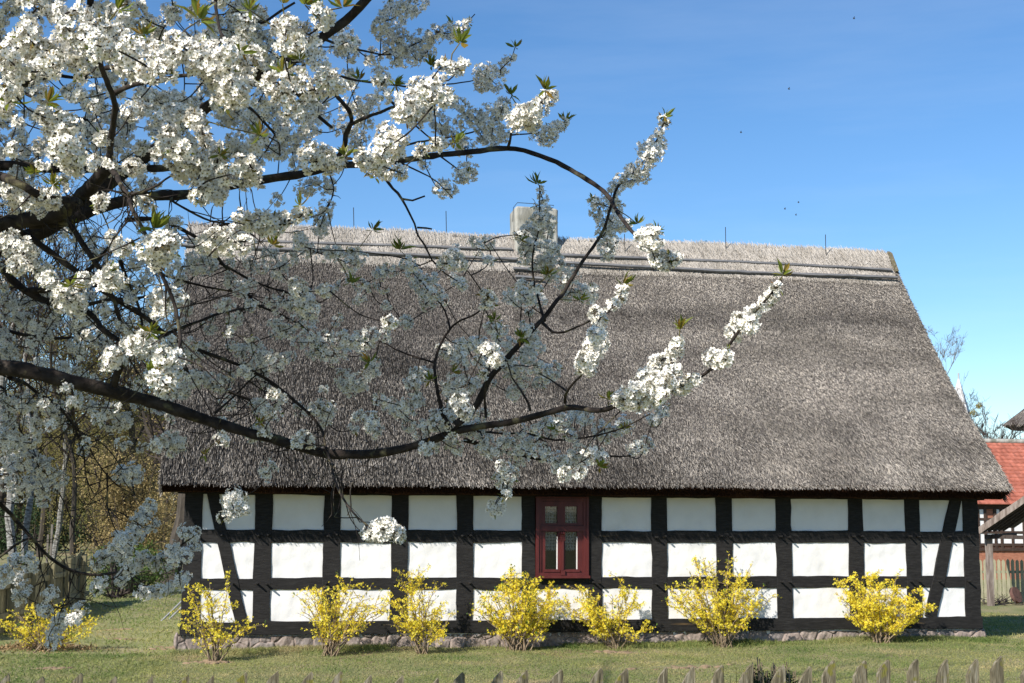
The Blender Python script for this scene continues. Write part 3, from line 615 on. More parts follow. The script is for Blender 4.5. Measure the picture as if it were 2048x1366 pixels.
# ------------------------------------------------------------------ forsythia
def petal4():
    V = []; Q = []
    for k in range(4):
        a = k*math.pi/2+.2; c, s_ = math.cos(a), math.sin(a); n_ = len(V)
        for r_, w_, z_ in ((.08, .12, 0), (.6, .24, .22), (1.05, .06, .30)):
            for sg in (-1, 1): V.append((c*r_-s_*w_*sg, s_*r_+c*w_*sg, z_))
        Q += [[n_, n_+1, n_+3, n_+2], [n_+2, n_+3, n_+5, n_+4]]
    return np.array(V), np.array(Q)
FV, FQ = petal4()
LV = np.array([(0, 0, 0), (.5, .22, .05), (1, 0, .0), (.5, -.22, .05), (.5, 0, -.03)]); LQ = np.array([[0, 1, 2, 4], [0, 4, 2, 3]])
def forsythia(label, px, py, x0, x1, ytop, nst, nfl, seed, green=.04, dry=0, skew=0):
    r = np.random.default_rng(seed); b0 = atz(px, py, .04); b0 = atz(px, py, float(gz(b0[0], b0[1]))); b0[1] = min(b0[1], -.42) if b0[0] > -.2 else b0[1]; b0[2] = gz(b0[0], b0[1]); d = proj(b0)[2]; m = d/F
    H = (py-ytop)*m; wl, wr = (px-x0)*m, (x1-px)*m
    o = thing('forsythia_bush', label, 'bush', b0, 'flowering forsythia bushes'); st = MB(); pts = []; tips_ = []
    for k in range(nst):
        u = r.uniform(-1, 1); wd = (wl if u < 0 else wr)*abs(u)**.8*(1 if u > 0 else -1); hh = H*r.uniform(.5, 1.02)*(1-.42*abs(u)**2.2); yv = min(r.normal(-.05, .25)*min(wl+wr, 1.2)*.5, .22)
        base = b0+np.array([r.normal(0, .06), r.normal(0, .05), -.02]); arch = r.uniform(-.05, .10)*H
        C = np.stack([base, base+np.array([wd*.28, yv*.3, hh*.38]), base+np.array([wd*.62, yv*.7, hh*.74+arch]), base+np.array([wd*r.uniform(.85, 1.05), yv, hh])])
        P = spline(C, .05); P[1:-1] += r.normal(0, .006, P[1:-1].shape); tube(st, P, np.linspace(.010, .003, len(P)), 4, cap=False)
        for i_, p in enumerate(P):
            t = i_/len(P)
            if t > .25: pts.append((p, t, k))
        tips_.append(P[-1])
        for q in range(r.integers(3, 8)):
            i_ = r.integers(int(len(P)*.3), max(len(P)-1, 2)); p = P[i_]; dv = nrm(np.array([r.normal(0, 1), r.normal(0, .7), r.uniform(.1, 1.0)])); Ls = r.uniform(.1, .32)
            e = p+dv*Ls; P2 = spline(np.stack([p, p+dv*Ls*.5+np.array([0, 0, .015]), e]), .04); tube(st, P2, np.linspace(.005, .002, len(P2)), 3, cap=False)
            for p2 in P2[1:]: pts.append((p2, .7, k))
            tips_.append(e)
    st.build('stems', 'forstem', o)
    wgt = r.uniform(.15, 1, nst)**1.3; pw = np.array([wgt[k]*(.35+t) for _, t, k in pts]); pw /= pw.sum()
    nfl = int(nfl*2.15); sel = r.choice(len(pts), nfl, p=pw); Pp = np.array([pts[i_][0] for i_ in sel])+r.normal(0, .02, (nfl, 3)); Pp[:, 1] = np.where(Pp[:, 0] > -.1, np.minimum(Pp[:, 1], -.05), Pp[:, 1])
    fl = MB(); Nn = nrm(np.stack([r.normal(0, .8, nfl), r.normal(-.5, .8, nfl), r.normal(-.1, .7, nfl)], -1)); scatter(fl, FV, FQ, Pp, basis(Nn), r.uniform(.013, .021, nfl), r.random(nfl)); fl.build('flowers', 'forsythia', o, tint=True)
    ng = max(12, int(nfl*green)); T_ = np.array(tips_)[r.integers(0, len(tips_), ng)]+r.normal(0, .02, (ng, 3)); gm = MB(); Nn = nrm(np.stack([r.normal(0, .5, ng), r.normal(0, .5, ng), np.ones(ng)], -1)); Rm = basis(Nn)[:, :, [2, 0, 1]]; scatter(gm, LV, LQ, T_, Rm, r.uniform(.025, .05, ng), r.random(ng)); gm.build('young_leaves', 'greenleaf', o, tint=True)
    return o
forsythia('sparse leggy forsythia in front of the left corner brace of the cottage', 427, 1322, 352, 490, 1148, 15, 700, 3)
forsythia('loose forsythia with bare twigs at its foot, before the second black post', 655, 1312, 588, 778, 1136, 24, 1250, 4)
forsythia('narrow upright forsythia before the third black post from the left corner', 845, 1308, 768, 908, 1140, 17, 1150, 15)
forsythia('dense golden forsythia with green shoots just below and left of the red window', 1035, 1302, 938, 1122, 1140, 34, 2900, 6, .10)
forsythia('medium forsythia with airy crown just right of the red window', 1232, 1297, 1125, 1290, 1148, 22, 1500, 7)
forsythia('tallest widest forsythia with a long upright shoot, right of the window', 1430, 1288, 1305, 1530, 1112, 34, 2500, 8)
forsythia('round very dense bright forsythia near the right corner brace', 1762, 1285, 1675, 1880, 1136, 36, 3400, 9, .01)
fb = forsythia('low sprawling forsythia with brown litter at its foot beside the board fence', 85, 1302, 8, 178, 1200, 22, 900, 10)
mb = MB(); N = 1500; c = atz(75, 1302, 0); x = c[0]+rng.normal(0, .42, N); y = c[1]+rng.normal(0, .2, N); scatter(mb, LV, LQ, np.stack([x, y, gz(x, y)+rng.uniform(0, .09, N)*np.exp(-((x-c[0])/.5)**2)], -1), rand_rot(N), rng.uniform(.03, .06, N), rng.random(N)); struct(mb.build('leaf_litter', 'deadleaf', tint=True), 'stuff')

# box shrub and iris behind the front fence
def leafmass(mb, c, r, n_, sz, seed=0, shell=.55, tmpl=None, up=0.):
    q = rng.normal(0, 1, (n_, 3)); q = nrm(q)*(rng.uniform(shell, 1, n_)**.6)[:, None]; q *= 1+.22*vnoise(q[:, 0]*4+q[:, 2]*3, q[:, 1]*4, 1, seed)[:, None]
    P = np.asarray(c)+q*np.asarray(r); scatter(mb, LV, LQ, P, rand_rot(n_), rng.uniform(.6, 1.3, n_)*sz, rng.random(n_))
bp = at(1545, 1352, 7.9); bo = thing('box_shrub', 'small dark green box shrub peeping over the front picket fence', 'shrub', (bp[0], bp[1], gz(bp[0], bp[1]))); mb = MB(); st = MB()
for k in range(64):
    u = rng.uniform(-.17, .17); v_ = rng.normal(0, .1); hh = 1.06+rng.uniform(0, .12)*(1-abs(u)*3)+.05*rng.random()
    P = spline(np.array([(bp[0]+u*.2, bp[1]+v_*.2, 0), (bp[0]+u*.9, bp[1]+v_, hh*.6), (bp[0]+u, bp[1]+v_, hh)]), .06); tube(st, P, .004, 3, cap=False)
    n_ = 95; t = rng.uniform(.55, 1, n_); Pp = P[(t*(len(P)-1)).astype(int)]+rng.normal(0, .016, (n_, 3)); scatter(mb, LV, LQ, Pp, rand_rot(n_), rng.uniform(.016, .03, n_), rng.random(n_))
st.build('stems', 'forstem', bo); mb.build('foliage', 'boxleaf', bo, tint=True)
ip = at(1474, 1366, 7.6); io = thing('spiky_plant', 'dark narrow upright leaves between the fence pickets left of the box shrub', 'plant', (ip[0], ip[1], gz(ip[0], ip[1])))
for px, py in ((1472, 1333), (1461, 1352), (1448, 1358), (1478, 1350), (1640, 1358)):
    if px > 1600: continue
    t_ = at(px, py, 7.6); b_ = np.array([ip[0]+rng.normal(0, .02), ip[1], .05]); mb = MB(); P = spline(np.stack([b_, (b_+t_)/2+np.array([.01, 0, .03]), t_]), .1)
    S = RT*.011; V = np.concatenate([P-S*np.linspace(1, .05, len(P))[:, None], P+S*np.linspace(1, .05, len(P))[:, None], P+np.array([0, .004, 0])]); k = len(P); q = np.arange(k-1)
    mb.add(V, np.vstack([np.stack([q, q+2*k, q+1+2*k, q+1], -1), np.stack([q+2*k, q+k, q+k+1, q+2*k+1], -1)])); mb.build('blade', 'boxleaf', io)

# ------------------------------------------------------------------ trees
def grow(mb, base, h, seed, r0, lev=4, spread=.5, nch=4, lean=(0, 0), first=.3, minr=.01, upw=.5, droop=0):
    """recursive limbs; returns twig tips"""
    r = np.random.default_rng(seed); tips_ = []
    def br(p, d, L, rad, lv):
        n_ = max(3, int(L/.5)+2) if lv > 1 else 4; P = [p]; dd = d
        for k in range(n_-1):
            dd = nrm(dd+r.normal(0, .10 if lv == lev else .17, 3)+np.array([0, 0, upw*.10 if lv < lev else .03])-np.array([0, 0, droop*.1*(lv < 2)])); P.append(P[-1]+dd*L/(n_-1))
        P = np.array(P); R = np.linspace(rad, max(rad*.35, minr*.5), n_); tube(mb, P, R, 7 if lv == lev else (4 if lv > 1 else 3), mi=0 if lv >= lev-1 and R[0] > .05 else 1, cap=False)
        if lv == 0: tips_.extend(P[1:]); return
        nc = nch+r.integers(0, 3) if lv < lev else nch*2+r.integers(0, 4)
        for k in range(nc):
            t = r.uniform(first if lv == lev else .25, 1); i_ = min(int(t*(n_-1)), n_-2); q = P[i_]+(P[i_+1]-P[i_])*(t*(n_-1)-i_)
            az = r.uniform(0, 6.28); dr = nrm(dd*(1-spread)+np.array([math.cos(az), math.sin(az), r.uniform(-.1, .7)])*spread*1.3)
            br(q, dr, L*r.uniform(.34, .56)*(1.15-.5*t if lv == lev else 1), max(R[i_]*.55, minr), lv-1)
    br(np.asarray(base, float)-np.array([0, 0, .2]), nrm(np.array([lean[0], lean[1], 1.])), h*.78, r0, lev)
    return np.array(tips_)
def tree_thing(label, px, depth, h, seed, r0, kind='bare', name='bare_tree', barkm='trunk', n_=2500, sz=.09, group=None, **kw):
    p = at(px, 1000, depth); p[2] = float(gz(p[0], p[1])); o = thing(name, label, 'tree', p, group); mb = MB()
    tips_ = grow(mb, p, h, seed, r0, **kw); mb.build('trunk', [barkm, 'sheddark' if kind in ('budleaf', 'ochre') else 'twig'], o)
    if kind != 'bare':
        lf = MB(); T_ = tips_[rng.integers(0, len(tips_), n_)]+rng.normal(0, sz*1.6, (n_, 3)); scatter(lf, LV, LQ, T_, rand_rot(n_), rng.uniform(.6, 1.4, n_)*sz, rng.random(n_)); leafmass(lf, p+np.array([0, 0, h*.45]), (h*.17, h*.17, h*.30), n_//2, sz*.9, seed, .1) if h > 11 and kind in ('budleaf', 'ochre') and barkm == 'trunk' else None; lf.build('crown', kind, o, tint=True)
    return o
G = 'trees beyond the left fence'
tree_thing('gnarled dark tree right behind the left corner of the cottage roof', 345, 34, 8.2, 21, .26, 'ochre', 'gnarled_tree', n_=900, sz=.06, lev=3, spread=.75, nch=5, first=.35, minr=.014, group=G)
tree_thing('white birch with twin stems near the left edge', 42, 42, 13, 22, .15, 'budleaf', 'birch_tree', 'birch', 1500, .09, spread=.3, lev=3, first=.4, nch=6, minr=.014, group=G)
tree_thing('second white birch stem leaning right beside the twin birch', 52, 42.5, 12, 23, .12, 'budleaf', 'birch_tree', 'birch', 1100, .09, lean=(.10, 0), spread=.3, lev=3, first=.45, nch=5, minr=.014, group=G)
tree_thing('slender pale birch between the twin birch and the ochre bush', 110, 52, 13, 24, .12, 'budleaf', 'birch_tree', 'birch', 1100, .09, spread=.3, lev=3, first=.4, nch=6, minr=.014, group=G)
tree_thing('thin white birch half hidden behind the cottage corner post', 361, 44, 10, 25, .14, 'budleaf', 'birch_tree', 'birch', 600, .09, spread=.3, lev=3, first=.5, nch=5, minr=.014, group=G)
for k, (px, dp, h, kd, nn, lab) in enumerate(((-40, 46, 14, 'budleaf', 7800, 'olive budding tree cut by the left edge of the view'), (15, 60, 15, 'budleaf', 7800, 'olive budding tree behind the twin birch'), (85, 56, 13.5, 'budleaf', 7200, 'budding tree seen through the lowest cherry limb'), (150, 48, 12.5, 'budleaf', 6600, 'yellow-green budding tree above the ochre bush'), (205, 58, 13, 'ochre', 6600, 'brownish budding tree behind the ochre bush'), (262, 50, 12, 'budleaf', 6000, 'budding tree between the ochre bush and the gnarled tree'), (318, 62, 14, 'ochre', 6600, 'brownish tree standing far behind the gnarled tree'), (390, 66, 14.5, 'bare', 0, 'tall bare tree showing its twigs above the left end of the ridge'))):
    tree_thing(lab, px, dp, h, 40+k, .11+.02*(k % 3), kd, 'bare_tree' if kd == 'bare' else 'budding_tree', 'trunk', nn, .075, lev=4, spread=.5, nch=4, first=.22, minr=.012, group=G)
tree_thing('bare tree whose twigs rise over the thatched ridge left of the chimney', 490, 60, 14.6, 61, .2, lev=4, spread=.42, nch=4, minr=.009, first=.35)
MT['woodleaf'] = mat('woodleaf', [(.085, .074, .03), (.15, .125, .05)], .4, .9, trans=.2, tint=.4)
# dim wood behind
mb = MB(); lf = MB()
for k in range(120):
    px = rng.uniform(-250, 520); dp = rng.uniform(72, 110); p = at(px, 1000, dp); p[2] = -.3; h = rng.uniform(7, 13); t_ = grow(mb, p, h, 300+k, rng.uniform(.09, .2), lev=2, spread=.5, nch=5, first=.25, minr=.03)
    n_ = 700; leafmass(lf, p+np.array([0, 0, h*.5]), (2.6, 2.6, h*.5), n_, .22, k, .1)
wd = thing('x', '', ''); bpy.data.objects.remove(wd)
o = mb.build('distant_wood', ['trunk', 'sheddark']); struct(o, 'stuff'); o2 = lf.build('wood_foliage', 'woodleaf', tint=True); struct(o2, 'stuff')
# ochre bush, green bush, undergrowth
def bush(label, name, px, pyb, w_px, ytop, depth, mtl, n_, sz, seed, lumps=9):
    p = at(px, pyb, depth); p[2] = float(gz(p[0], p[1])); m = depth/F; H = (pyb-ytop)*m; Wd = w_px*m/2; o = thing(name, label, 'bush', p); mb = MB(); st = MB(); r = np.random.default_rng(seed)
    for k in range(lumps):
        c = p+np.array([r.uniform(-.7, .7)*Wd, r.uniform(-.5, .5)*Wd, H*r.uniform(.15, .8)]); leafmass(mb, c, (Wd*r.uniform(.3, .5), Wd*.4, H*r.uniform(.18, .32)), n_//lumps, sz, seed+k, .15)
        tube(st, spline(np.stack([p+r.normal(0, .1, 3)*np.array([1, 1, 0]), (p+c)/2+r.normal(0, .08, 3), c]), .2), np.linspace(.03, .008, len(spline(np.stack([p, (p+c)/2, c]), .2)))[0], 4, cap=False)
        for q in range(5):
            e = c+r.normal(0, 1, 3)*np.array([Wd*.35, Wd*.3, H*.2])+np.array([0, 0, H*.05]); tube(st, np.stack([c, (c+e)/2+r.normal(0, .05, 3), e]), [.014, .01, .006], 3, cap=False)
    st.build('branches', 'sheddark', o); mb.build('foliage', mtl, o, tint=True); return o
bush('large ochre-brown leafy bush beyond the board fence', 'ochre_bush', 255, 1120, 190, 850, 37, 'ochre', 22000, .065, 5, 20)
bush('tall olive hazel thicket rising behind the ochre bush', 'hazel_thicket', 215, 1090, 330, 690, 54, 'budleaf', 26000, .075, 55, 26)
bush('ochre twiggy bush behind the gnarled tree at the roof corner', 'ochre_bush', 330, 1110, 150, 930, 41, 'ochre', 7000, .075, 15, 10)
bush('bright green leafing bush left of the cottage corner', 'green_bush', 262, 1165, 190, 1058, 30, 'greenleaf', 6500, .05, 7, 12)
bush('dark bramble thicket at the end of the board fence', 'bramble_thicket', 235, 1222, 150, 1120, 28.5, 'pine', 2600, .05, 8, 10)
for k, (px, dp, lab) in enumerate(((-20, 58, 'dark evergreen shrub at the left edge under the birch'), (75, 62, 'dark evergreen shrub between the two birches'), (150, 60, 'dark evergreen shrub left of the ochre bush'))):
    bush(lab, 'evergreen_shrub', px, 1085, 110, 985, dp, 'pine', 3000, .14, 90+k)
for px, y0, y1, d_, lab in ((94, 1040, 1118, 40, 'shorter thin stake standing in the shady grass beyond the fence'), (101, 1020, 1118, 40, 'taller thin stake standing in the shady grass beyond the fence')):
    p = at(px, y1, d_); p[2] = gz(p[0], p[1]); o = thing('wooden_stake', lab, 'stake', p); mb = MB(); beam(mb, p-np.array([0, 0, .1]), p+np.array([0, 0, (y1-y0)*d_/F]), .06, .06); mb.build('stake', 'twig', o)

# ------------------------------------------------------------------ right background
GR = 'bare trees behind the red-tiled house'
tree_thing('tall bare tree rising beside the right slope of the thatch', 1856, 62, 10.9, 71, .12, lev=4, spread=.36, nch=5, minr=.0065, first=.35, group=GR)
tree_thing('bare tree with fine twigs just left of the spire', 1890, 66, 9.6, 72, .12, lev=4, spread=.40, nch=5, minr=.0065, first=.3, group=GR)
mt_ = tree_thing('bare lichen-tinged tree with mistletoe balls right of the spire', 1944, 64, 8.6, 73, .15, 'budleaf', 'bare_tree', 'twig', 700, .06, lev=4, spread=.48, nch=5, minr=.0065, first=.3, group=GR)
for px, py in ((1958, 812), (1946, 826), (1921, 845)):
    c = at(px, py, 63); mb = MB(); leafmass(mb, c, (.16, .16, .16), 420, .05, 3, .2); mb.build('mistletoe', 'mistletoe', mt_, tint=True)
tree_thing('low pale birch twigs above the ridge of the red-tiled house', 1978, 60, 7.4, 74, .08, 'budleaf', 'birch_tree', 'birch', 350, .07, lev=3, spread=.4, nch=8, minr=.012, first=.3, group=GR)
for px, lab in ((1995, 'small dark pine above the red roof under the thatched eave'), (2030, 'dark pine half hidden by the thatched eave corner')):
    p = at(px, 1000, 66); p[2] = -.25; o = thing('pine_tree', lab, 'tree', p); mb = MB(); tube(mb, [p, p+np.array([0, 0, 5])], [.1, .04], 6); mb.build('trunk', 'trunk', o); mb = MB()
    for q in range(16): a = rng.uniform(0, 6.28); z_ = 2.2+q*.2; rr = (5.6-z_)*.3; leafmass(mb, p+np.array([math.cos(a)*rr*.6, math.sin(a)*rr*.6, z_]), (.35, .35, .2), 90, .11, q, .1)
    mb.build('crown', 'pine', o, tint=True)
for px, lab, sd in ((1340, 'small green treetop over the ridge, nearer the chimney', 81), (1412, 'larger green treetop over the ridge, nearer the right end', 82)):
    p = at(px, 1000, 90); z_ = at(px, 484 if px < 1400 else 480, 90)[2]; p[2] = -.2; o = thing('leafy_tree', lab, 'tree', p); mb = MB(); tube(mb, [p, p+np.array([0, 0, z_-1])], [.25, .08], 6); mb.build('trunk', 'trunk', o); mb = MB()
    for q in range(9): leafmass(mb, p+np.array([rng.uniform(-.8, .8), rng.uniform(-.8, .8), z_+.35-rng.uniform(0, 2.2)]), (.5, .5, .4), 90, .16, sd+q, .1)
    mb.build('crown', 'greenleaf', o, tint=True)
# church spire
p = at(1921, 1000, 110); p[2] = -.3; tipz = at(1917, 752, 110)[2]; ch = thing('church_tower', 'church tower with a pointed grey metal spire behind the thatch', 'church', p); mb = MB(); zb = tipz-5.6; box(mb, p+np.array([-1.6, -1.6, 0]), (p[0]+1.6, p[1]+1.6, zb)); mb.build('tower', 'plaster', ch)
tp_ = at(1917, 752, 110); a = np.arange(4)/4*2*math.pi+.141; V = [(tp_[0]+1.9*math.cos(q), tp_[1]+1.9*math.sin(q), zb) for q in a]+[(tp_[0], tp_[1], tipz)]; mb = MB(); mb.add(V, [[k, (k+1) % 4, 4] for k in range(4)]); mb.build('spire', 'slate', ch)
mb = MB(); tube(mb, [tp_-np.array([0, 0, .3]), tp_+np.array([0, 0, .25])], .07, 6); mb.build('finial', 'slate', ch)
# red-tiled house: front is parallel to the cottage
RY = 30.0
def ry(px, py, Y=RY): return aty(px, py, Y)
rh = thing('red_tiled_house', 'half-timbered brick house with an orange-red tiled roof beyond the garden fence', 'house', (ry(2010, 1100)[0]+2, RY+2.5, -.25))
xl = ry(1930, 1050)[0]; xr = xl+13; ze = ry(2000, 1008)[2]; 
rid = 2.6; p = aty(2000, 884, RY+rid); zrd = p[2]
mb = MB(); nr = 17; 
for k in range(nr):
    t0, t1 = k/nr, (k+1)/nr; ya, yb = RY-.35+(rid+.35)*t0, RY-.35+(rid+.35)*t1; za, zb_ = ze+(zrd-ze)*t0, ze+(zrd-ze)*t1; nt_ = 110; xx = np.linspace(xl-.3, xr, nt_+1)
    wv = .006*np.cos(np.arange(nt_+1)*math.pi); V = np.concatenate([np.stack([xx, np.full(nt_+1, ya-.03), za+.035+wv], -1), np.stack([xx, np.full(nt_+1, yb), zb_+wv+.004], -1), np.stack([xx, np.full(nt_+1, ya-.03), za+0*wv-.01], -1)])
    q = np.arange(nt_); m_ = nt_+1; tt = rng.random(nt_); mb.add(V, np.stack([q, q+1, q+1+m_, q+m_], -1), 0, tt); mb.add(V, np.stack([q+2*m_, q+1+2*m_, q+1, q], -1), 0, tt)
mb.add([(xl-.3, RY+rid, zrd), (xr, RY+rid, zrd), (xr, RY+2*rid+.35, ze), (xl-.3, RY+2*rid+.35, ze)], [[0, 1, 2, 3]])
rf = mb.build('roof', 'tile', rh, tint=True)
mb = MB(); tube(mb, [(xl-.3, RY+rid, zrd+.03), (xr, RY+rid, zrd+.03)], .11, 8); mb.build('ridge_cap', 'concrete', rf, smooth=True)
mb = MB(); box(mb, (xl, RY+.02, -1.5), (xr, RY+2*rid, ze), 0); V = [(xl, RY+.02, ze), (xl, RY+2*rid, ze), (xl, RY+rid, zrd-.1)]; mb.add(V, [[0, 1, 2]]); mb.build('wall', 'brick', rh)
bz0 = ry(2000, 1102)[2]
mb = MB(); beam(mb, (xl, RY-.0, ze-.11), (xr, RY-.0, ze-.11), .2, .1, seg=6); beam(mb, (xl, RY, bz0+.06), (xr, RY, bz0+.06), .12, .1, seg=6)
mb.build('wall_plate', 'brown', rh)
zr_ = [ry(2000, y)[2] for y in (1036, 1062, 1087)]
colx = [1956, 1970, 1990, 2002, 2024, 2047, 2070, 2094, 2118, 2142]
for k, px in enumerate(colx):
    xx = ry(px, 1050)[0]; mb = MB(); beam(mb, (xx, RY-.005, bz0), (xx, RY-.005, ze-.2), .11, .1, seg=3); mb.build('post', 'brown', rh)
    if k < len(colx)-1:
        x2 = ry(colx[k+1], 1050)[0]
        for za, zb_ in ((ze-.22, zr_[0]), (zr_[0]-.1, zr_[1]), (zr_[1]-.1, zr_[2]), (zr_[2]-.09, bz0+.12)):
            if k == 1 and za > 1.9: continue
            if za-zb_ < .1: continue
            mb = MB(); box(mb, (xx+.056, RY-.02, zb_), (x2-.056, RY+.01, za)); mb.build('plaster_panel', 'plaster', rh)
for z_ in zr_:
    mb = MB(); beam(mb, (xl, RY+.003, z_-.05), (xr, RY+.003, z_-.05), .1, .1, seg=8); mb.build('rail', 'brown', rh)
# back garden picket fence
gf = thing('garden_fence', 'grey-green pointed picket fence in front of the red-tiled house', 'fence', atg(2000, 1205))
g0_, g1_ = atg(1945, 1203), atg(2140, 1205); n_ = int(np.linalg.norm(g1_-g0_)/.125); gd = nrm((g1_-g0_)*np.array([1, 1, 0])); gn = np.array([gd[1], -gd[0], 0])
for k in range(n_):
    p = g0_+(g1_-g0_)*k/n_; h = 84*proj(g0_)[2]/F+rng.normal(0, .01); mb = MB(); a = .045; V = []
    for sg in (-.01, .01): V += [p+gd*u+gn*sg+np.array([0, 0, z_]) for u, z_ in ((-a, 0), (a, 0), (a, h-.06), (0, h), (-a, h-.06))]
    mb.add(V, [[0, 1, 2, 3, 4], [9, 8, 7, 6, 5]]); mb.add(V, [[q, q+5, (q+1) % 5+5, (q+1) % 5] for q in range(5)]); mb.build('picket', 'greyboard', gf)
for z_ in (.26, .85):
    mb = MB(); beam(mb, g0_-gn*.04+np.array([0, 0, z_]), g1_-gn*.04+np.array([0, 0, z_]), .07, .04, seg=6); mb.build('rail', 'greyboard', gf)
# shed at the right: gable verge faces us
D_ = proj(atg(1982, 1212))[2]-.1; sh = thing('open_shed', 'open timber shed with a steep plank roof and a single post at the right edge', 'shed', atg(2000, 1210))
e0 = at(1957, 1062, D_); e1 = at(2075, 978, D_); h1 = np.array([.75, -.66, 0]); back = np.array([.66, .75, 0]); dpt = 5
e1 = e0+h1*2.6; rr_ = ray(2040, 1005); _t = np.linalg.solve(np.stack([rr_, -h1, -np.array([0, 0, 1.])], 1), e0-CAM); slope = nrm(h1*_t[1]+np.array([0, 0, _t[2]]))
e2 = e0+slope*4.2
mb = MB(); beam(mb, e0-slope*.02, e2, .17, .05, up=-back, jit=.003); mb.build('bargeboard', 'shedwood', sh)
mb = MB(); n9 = nrm(np.cross(back, slope)); n9 = n9 if n9[2] > 0 else -n9
for k in range(8):
    a = e0+(e2-e0)*k/8; b_ = e0+(e2-e0)*(k+1.0)/8; V = [a+n9*.07, b_+n9*.07, b_+n9*.07+back*dpt, a+n9*.07+back*dpt]; V += [v-n9*.03 for v in V]; mb.add(V, [[0, 1, 2, 3], [7, 6, 5, 4], [0, 4, 5, 1], [1, 5, 6, 2], [2, 6, 7, 3], [3, 7, 4, 0]])
mb.build('roof_planks', 'sheddark', sh)
for k in range(5):
    mb = MB(); o_ = back*(.5+k*.65); beam(mb, e0+o_-n9*.03, e2+o_-n9*.03, .09, .07, up=n9); mb.build('rafter', 'sheddark', sh)
pz = at(1982, 1078, D_)
for k, (o_, xo) in enumerate(((.15, 0), (.15, 3.6))):
    b_ = atg(1982, 1212)+back*(o_-.15)+h1*xo; mb = MB(); beam(mb, (b_[0], b_[1], b_[2]-.15), (b_[0], b_[1], pz[2]), .155, .155, jit=.004); mb.build('post', 'shedwood', sh)
mb = MB(); b_ = atg(1982, 1212); beam(mb, np.array([b_[0], b_[1], pz[2]+.055])-h1*.1, np.array([b_[0], b_[1], pz[2]+.055])+h1*3.8, .11, .12, up=-back); mb.build('tie_beam', 'sheddark', sh)
mb = MB(); beam(mb, np.array([b_[0], b_[1], pz[2]+.05])-back*.2, np.array([b_[0], b_[1], pz[2]+.05])+back*3.6, .12, .12, up=-h1); mb.build('eave_beam', 'sheddark', sh)
# thatched hut roof at the far right
hx = at(1998, 852, 64); hc = hx+np.array([3.4, -3.4, 0]); hc[2] = 0
th = thing('thatched_pavilion', 'thatched roof corner on posts high above the red roof at the right edge', 'pavilion', hc); mb = MB(); za = hx[2]; zt_ = za+3.6; rr = 3.4
pr = []
for s_ in np.linspace(0, 1, 12):
    w_ = rr*(1-s_*.97); cs_ = []
    for k in range(28):
        u = k/28*4; sd, f_ = int(u), u-int(u); c4 = [(-1, -1), (1, -1), (1, 1), (-1, 1)]; a, b_ = np.array(c4[sd]), np.array(c4[(sd+1) % 4]); q = (a+(b_-a)*f_); q = q*(.9+.1/max(1e-3, np.linalg.norm(q))) ; cs_.append((hc[0]+q[0]*w_, hc[1]+q[1]*w_, za+(zt_-za)*s_+.04*math.sin(k*1.3+s_*9)))
    pr.append(cs_)
low = [(hc[0]+(x_-hc[0])*.9, hc[1]+(y_-hc[1])*.9, z_-.28) for x_, y_, z_ in pr[0]]; V = np.array([low]+pr); i = np.arange(len(V)-1)[:, None]*28; j = np.arange(28)[None]; k = (j+1) % 28
mb.add(V, np.stack([i+j, i+k, i+28+k, i+28+j], -1).reshape(-1, 4)); mb.add(V[0], [list(range(28))[::-1]])
n_ = 9000; s_ = rng.random(n_); k_ = rng.integers(0, 28, n_); Pq = np.array(pr); ii = s_*10.9; i0 = ii.astype(int); f_ = (ii-i0)[:, None]; u = rng.random(n_)[:, None]; k2 = (k_+1) % 28
B = (Pq[i0, k_]*(1-u)+Pq[i0, k2]*u)*(1-f_)+(Pq[i0+1, k_]*(1-u)+Pq[i0+1, k2]*u)*f_; D = nrm(B-np.array([hc[0], hc[1], zt_+1.5])); ribbons(mb, B, D+rng.normal(0, .12, (n_, 3))+np.array([0, 0, .12]), .18, .035, 1, rng.random(n_))
mb.build('roof', ['thatch', 'straw'], th, tint=True)
for sx_, sy_ in ((-1, -1), (1, -1), (1, 1), (-1, 1)):
    mb = MB(); q = hc+np.array([sx_*2.1, sy_*2.1, 0]); beam(mb, q, q+np.array([0, 0, za]), .18, .18, seg=4); mb.build('post', 'brown', th)
# things by the garden fence
p = atg(2034, 1207); gs = thing('grindstone', 'round reddish stone disc leaning on the garden fence', 'stone disc', p); mb = MB(); c = p+np.array([0, .05, .23]); ax = nrm(np.array([.5, -.8, .35])); tube(mb, [c-ax*.05, c+ax*.05], [.23, .23], 22); gs_o = mb.build('disc', 'rust', gs)
br_ = thing('brush_heap', 'tangle of fallen twigs along the foot of the garden fence', 'brush heap', atg(1985, 1212)); mb = MB()
for k in range(60):
    a = atg(rng.uniform(1962, 2046), rng.uniform(1201, 1212)); d_ = np.array([rng.normal(0, .35), rng.normal(0, .1), rng.uniform(0, .3)]); tube(mb, np.stack([a, a+d_*.5+rng.normal(0, .03, 3), a+d_]), [.012, .009, .004], 4)
struct(mb.build('twigs', 'sheddark', br_), 'stuff')

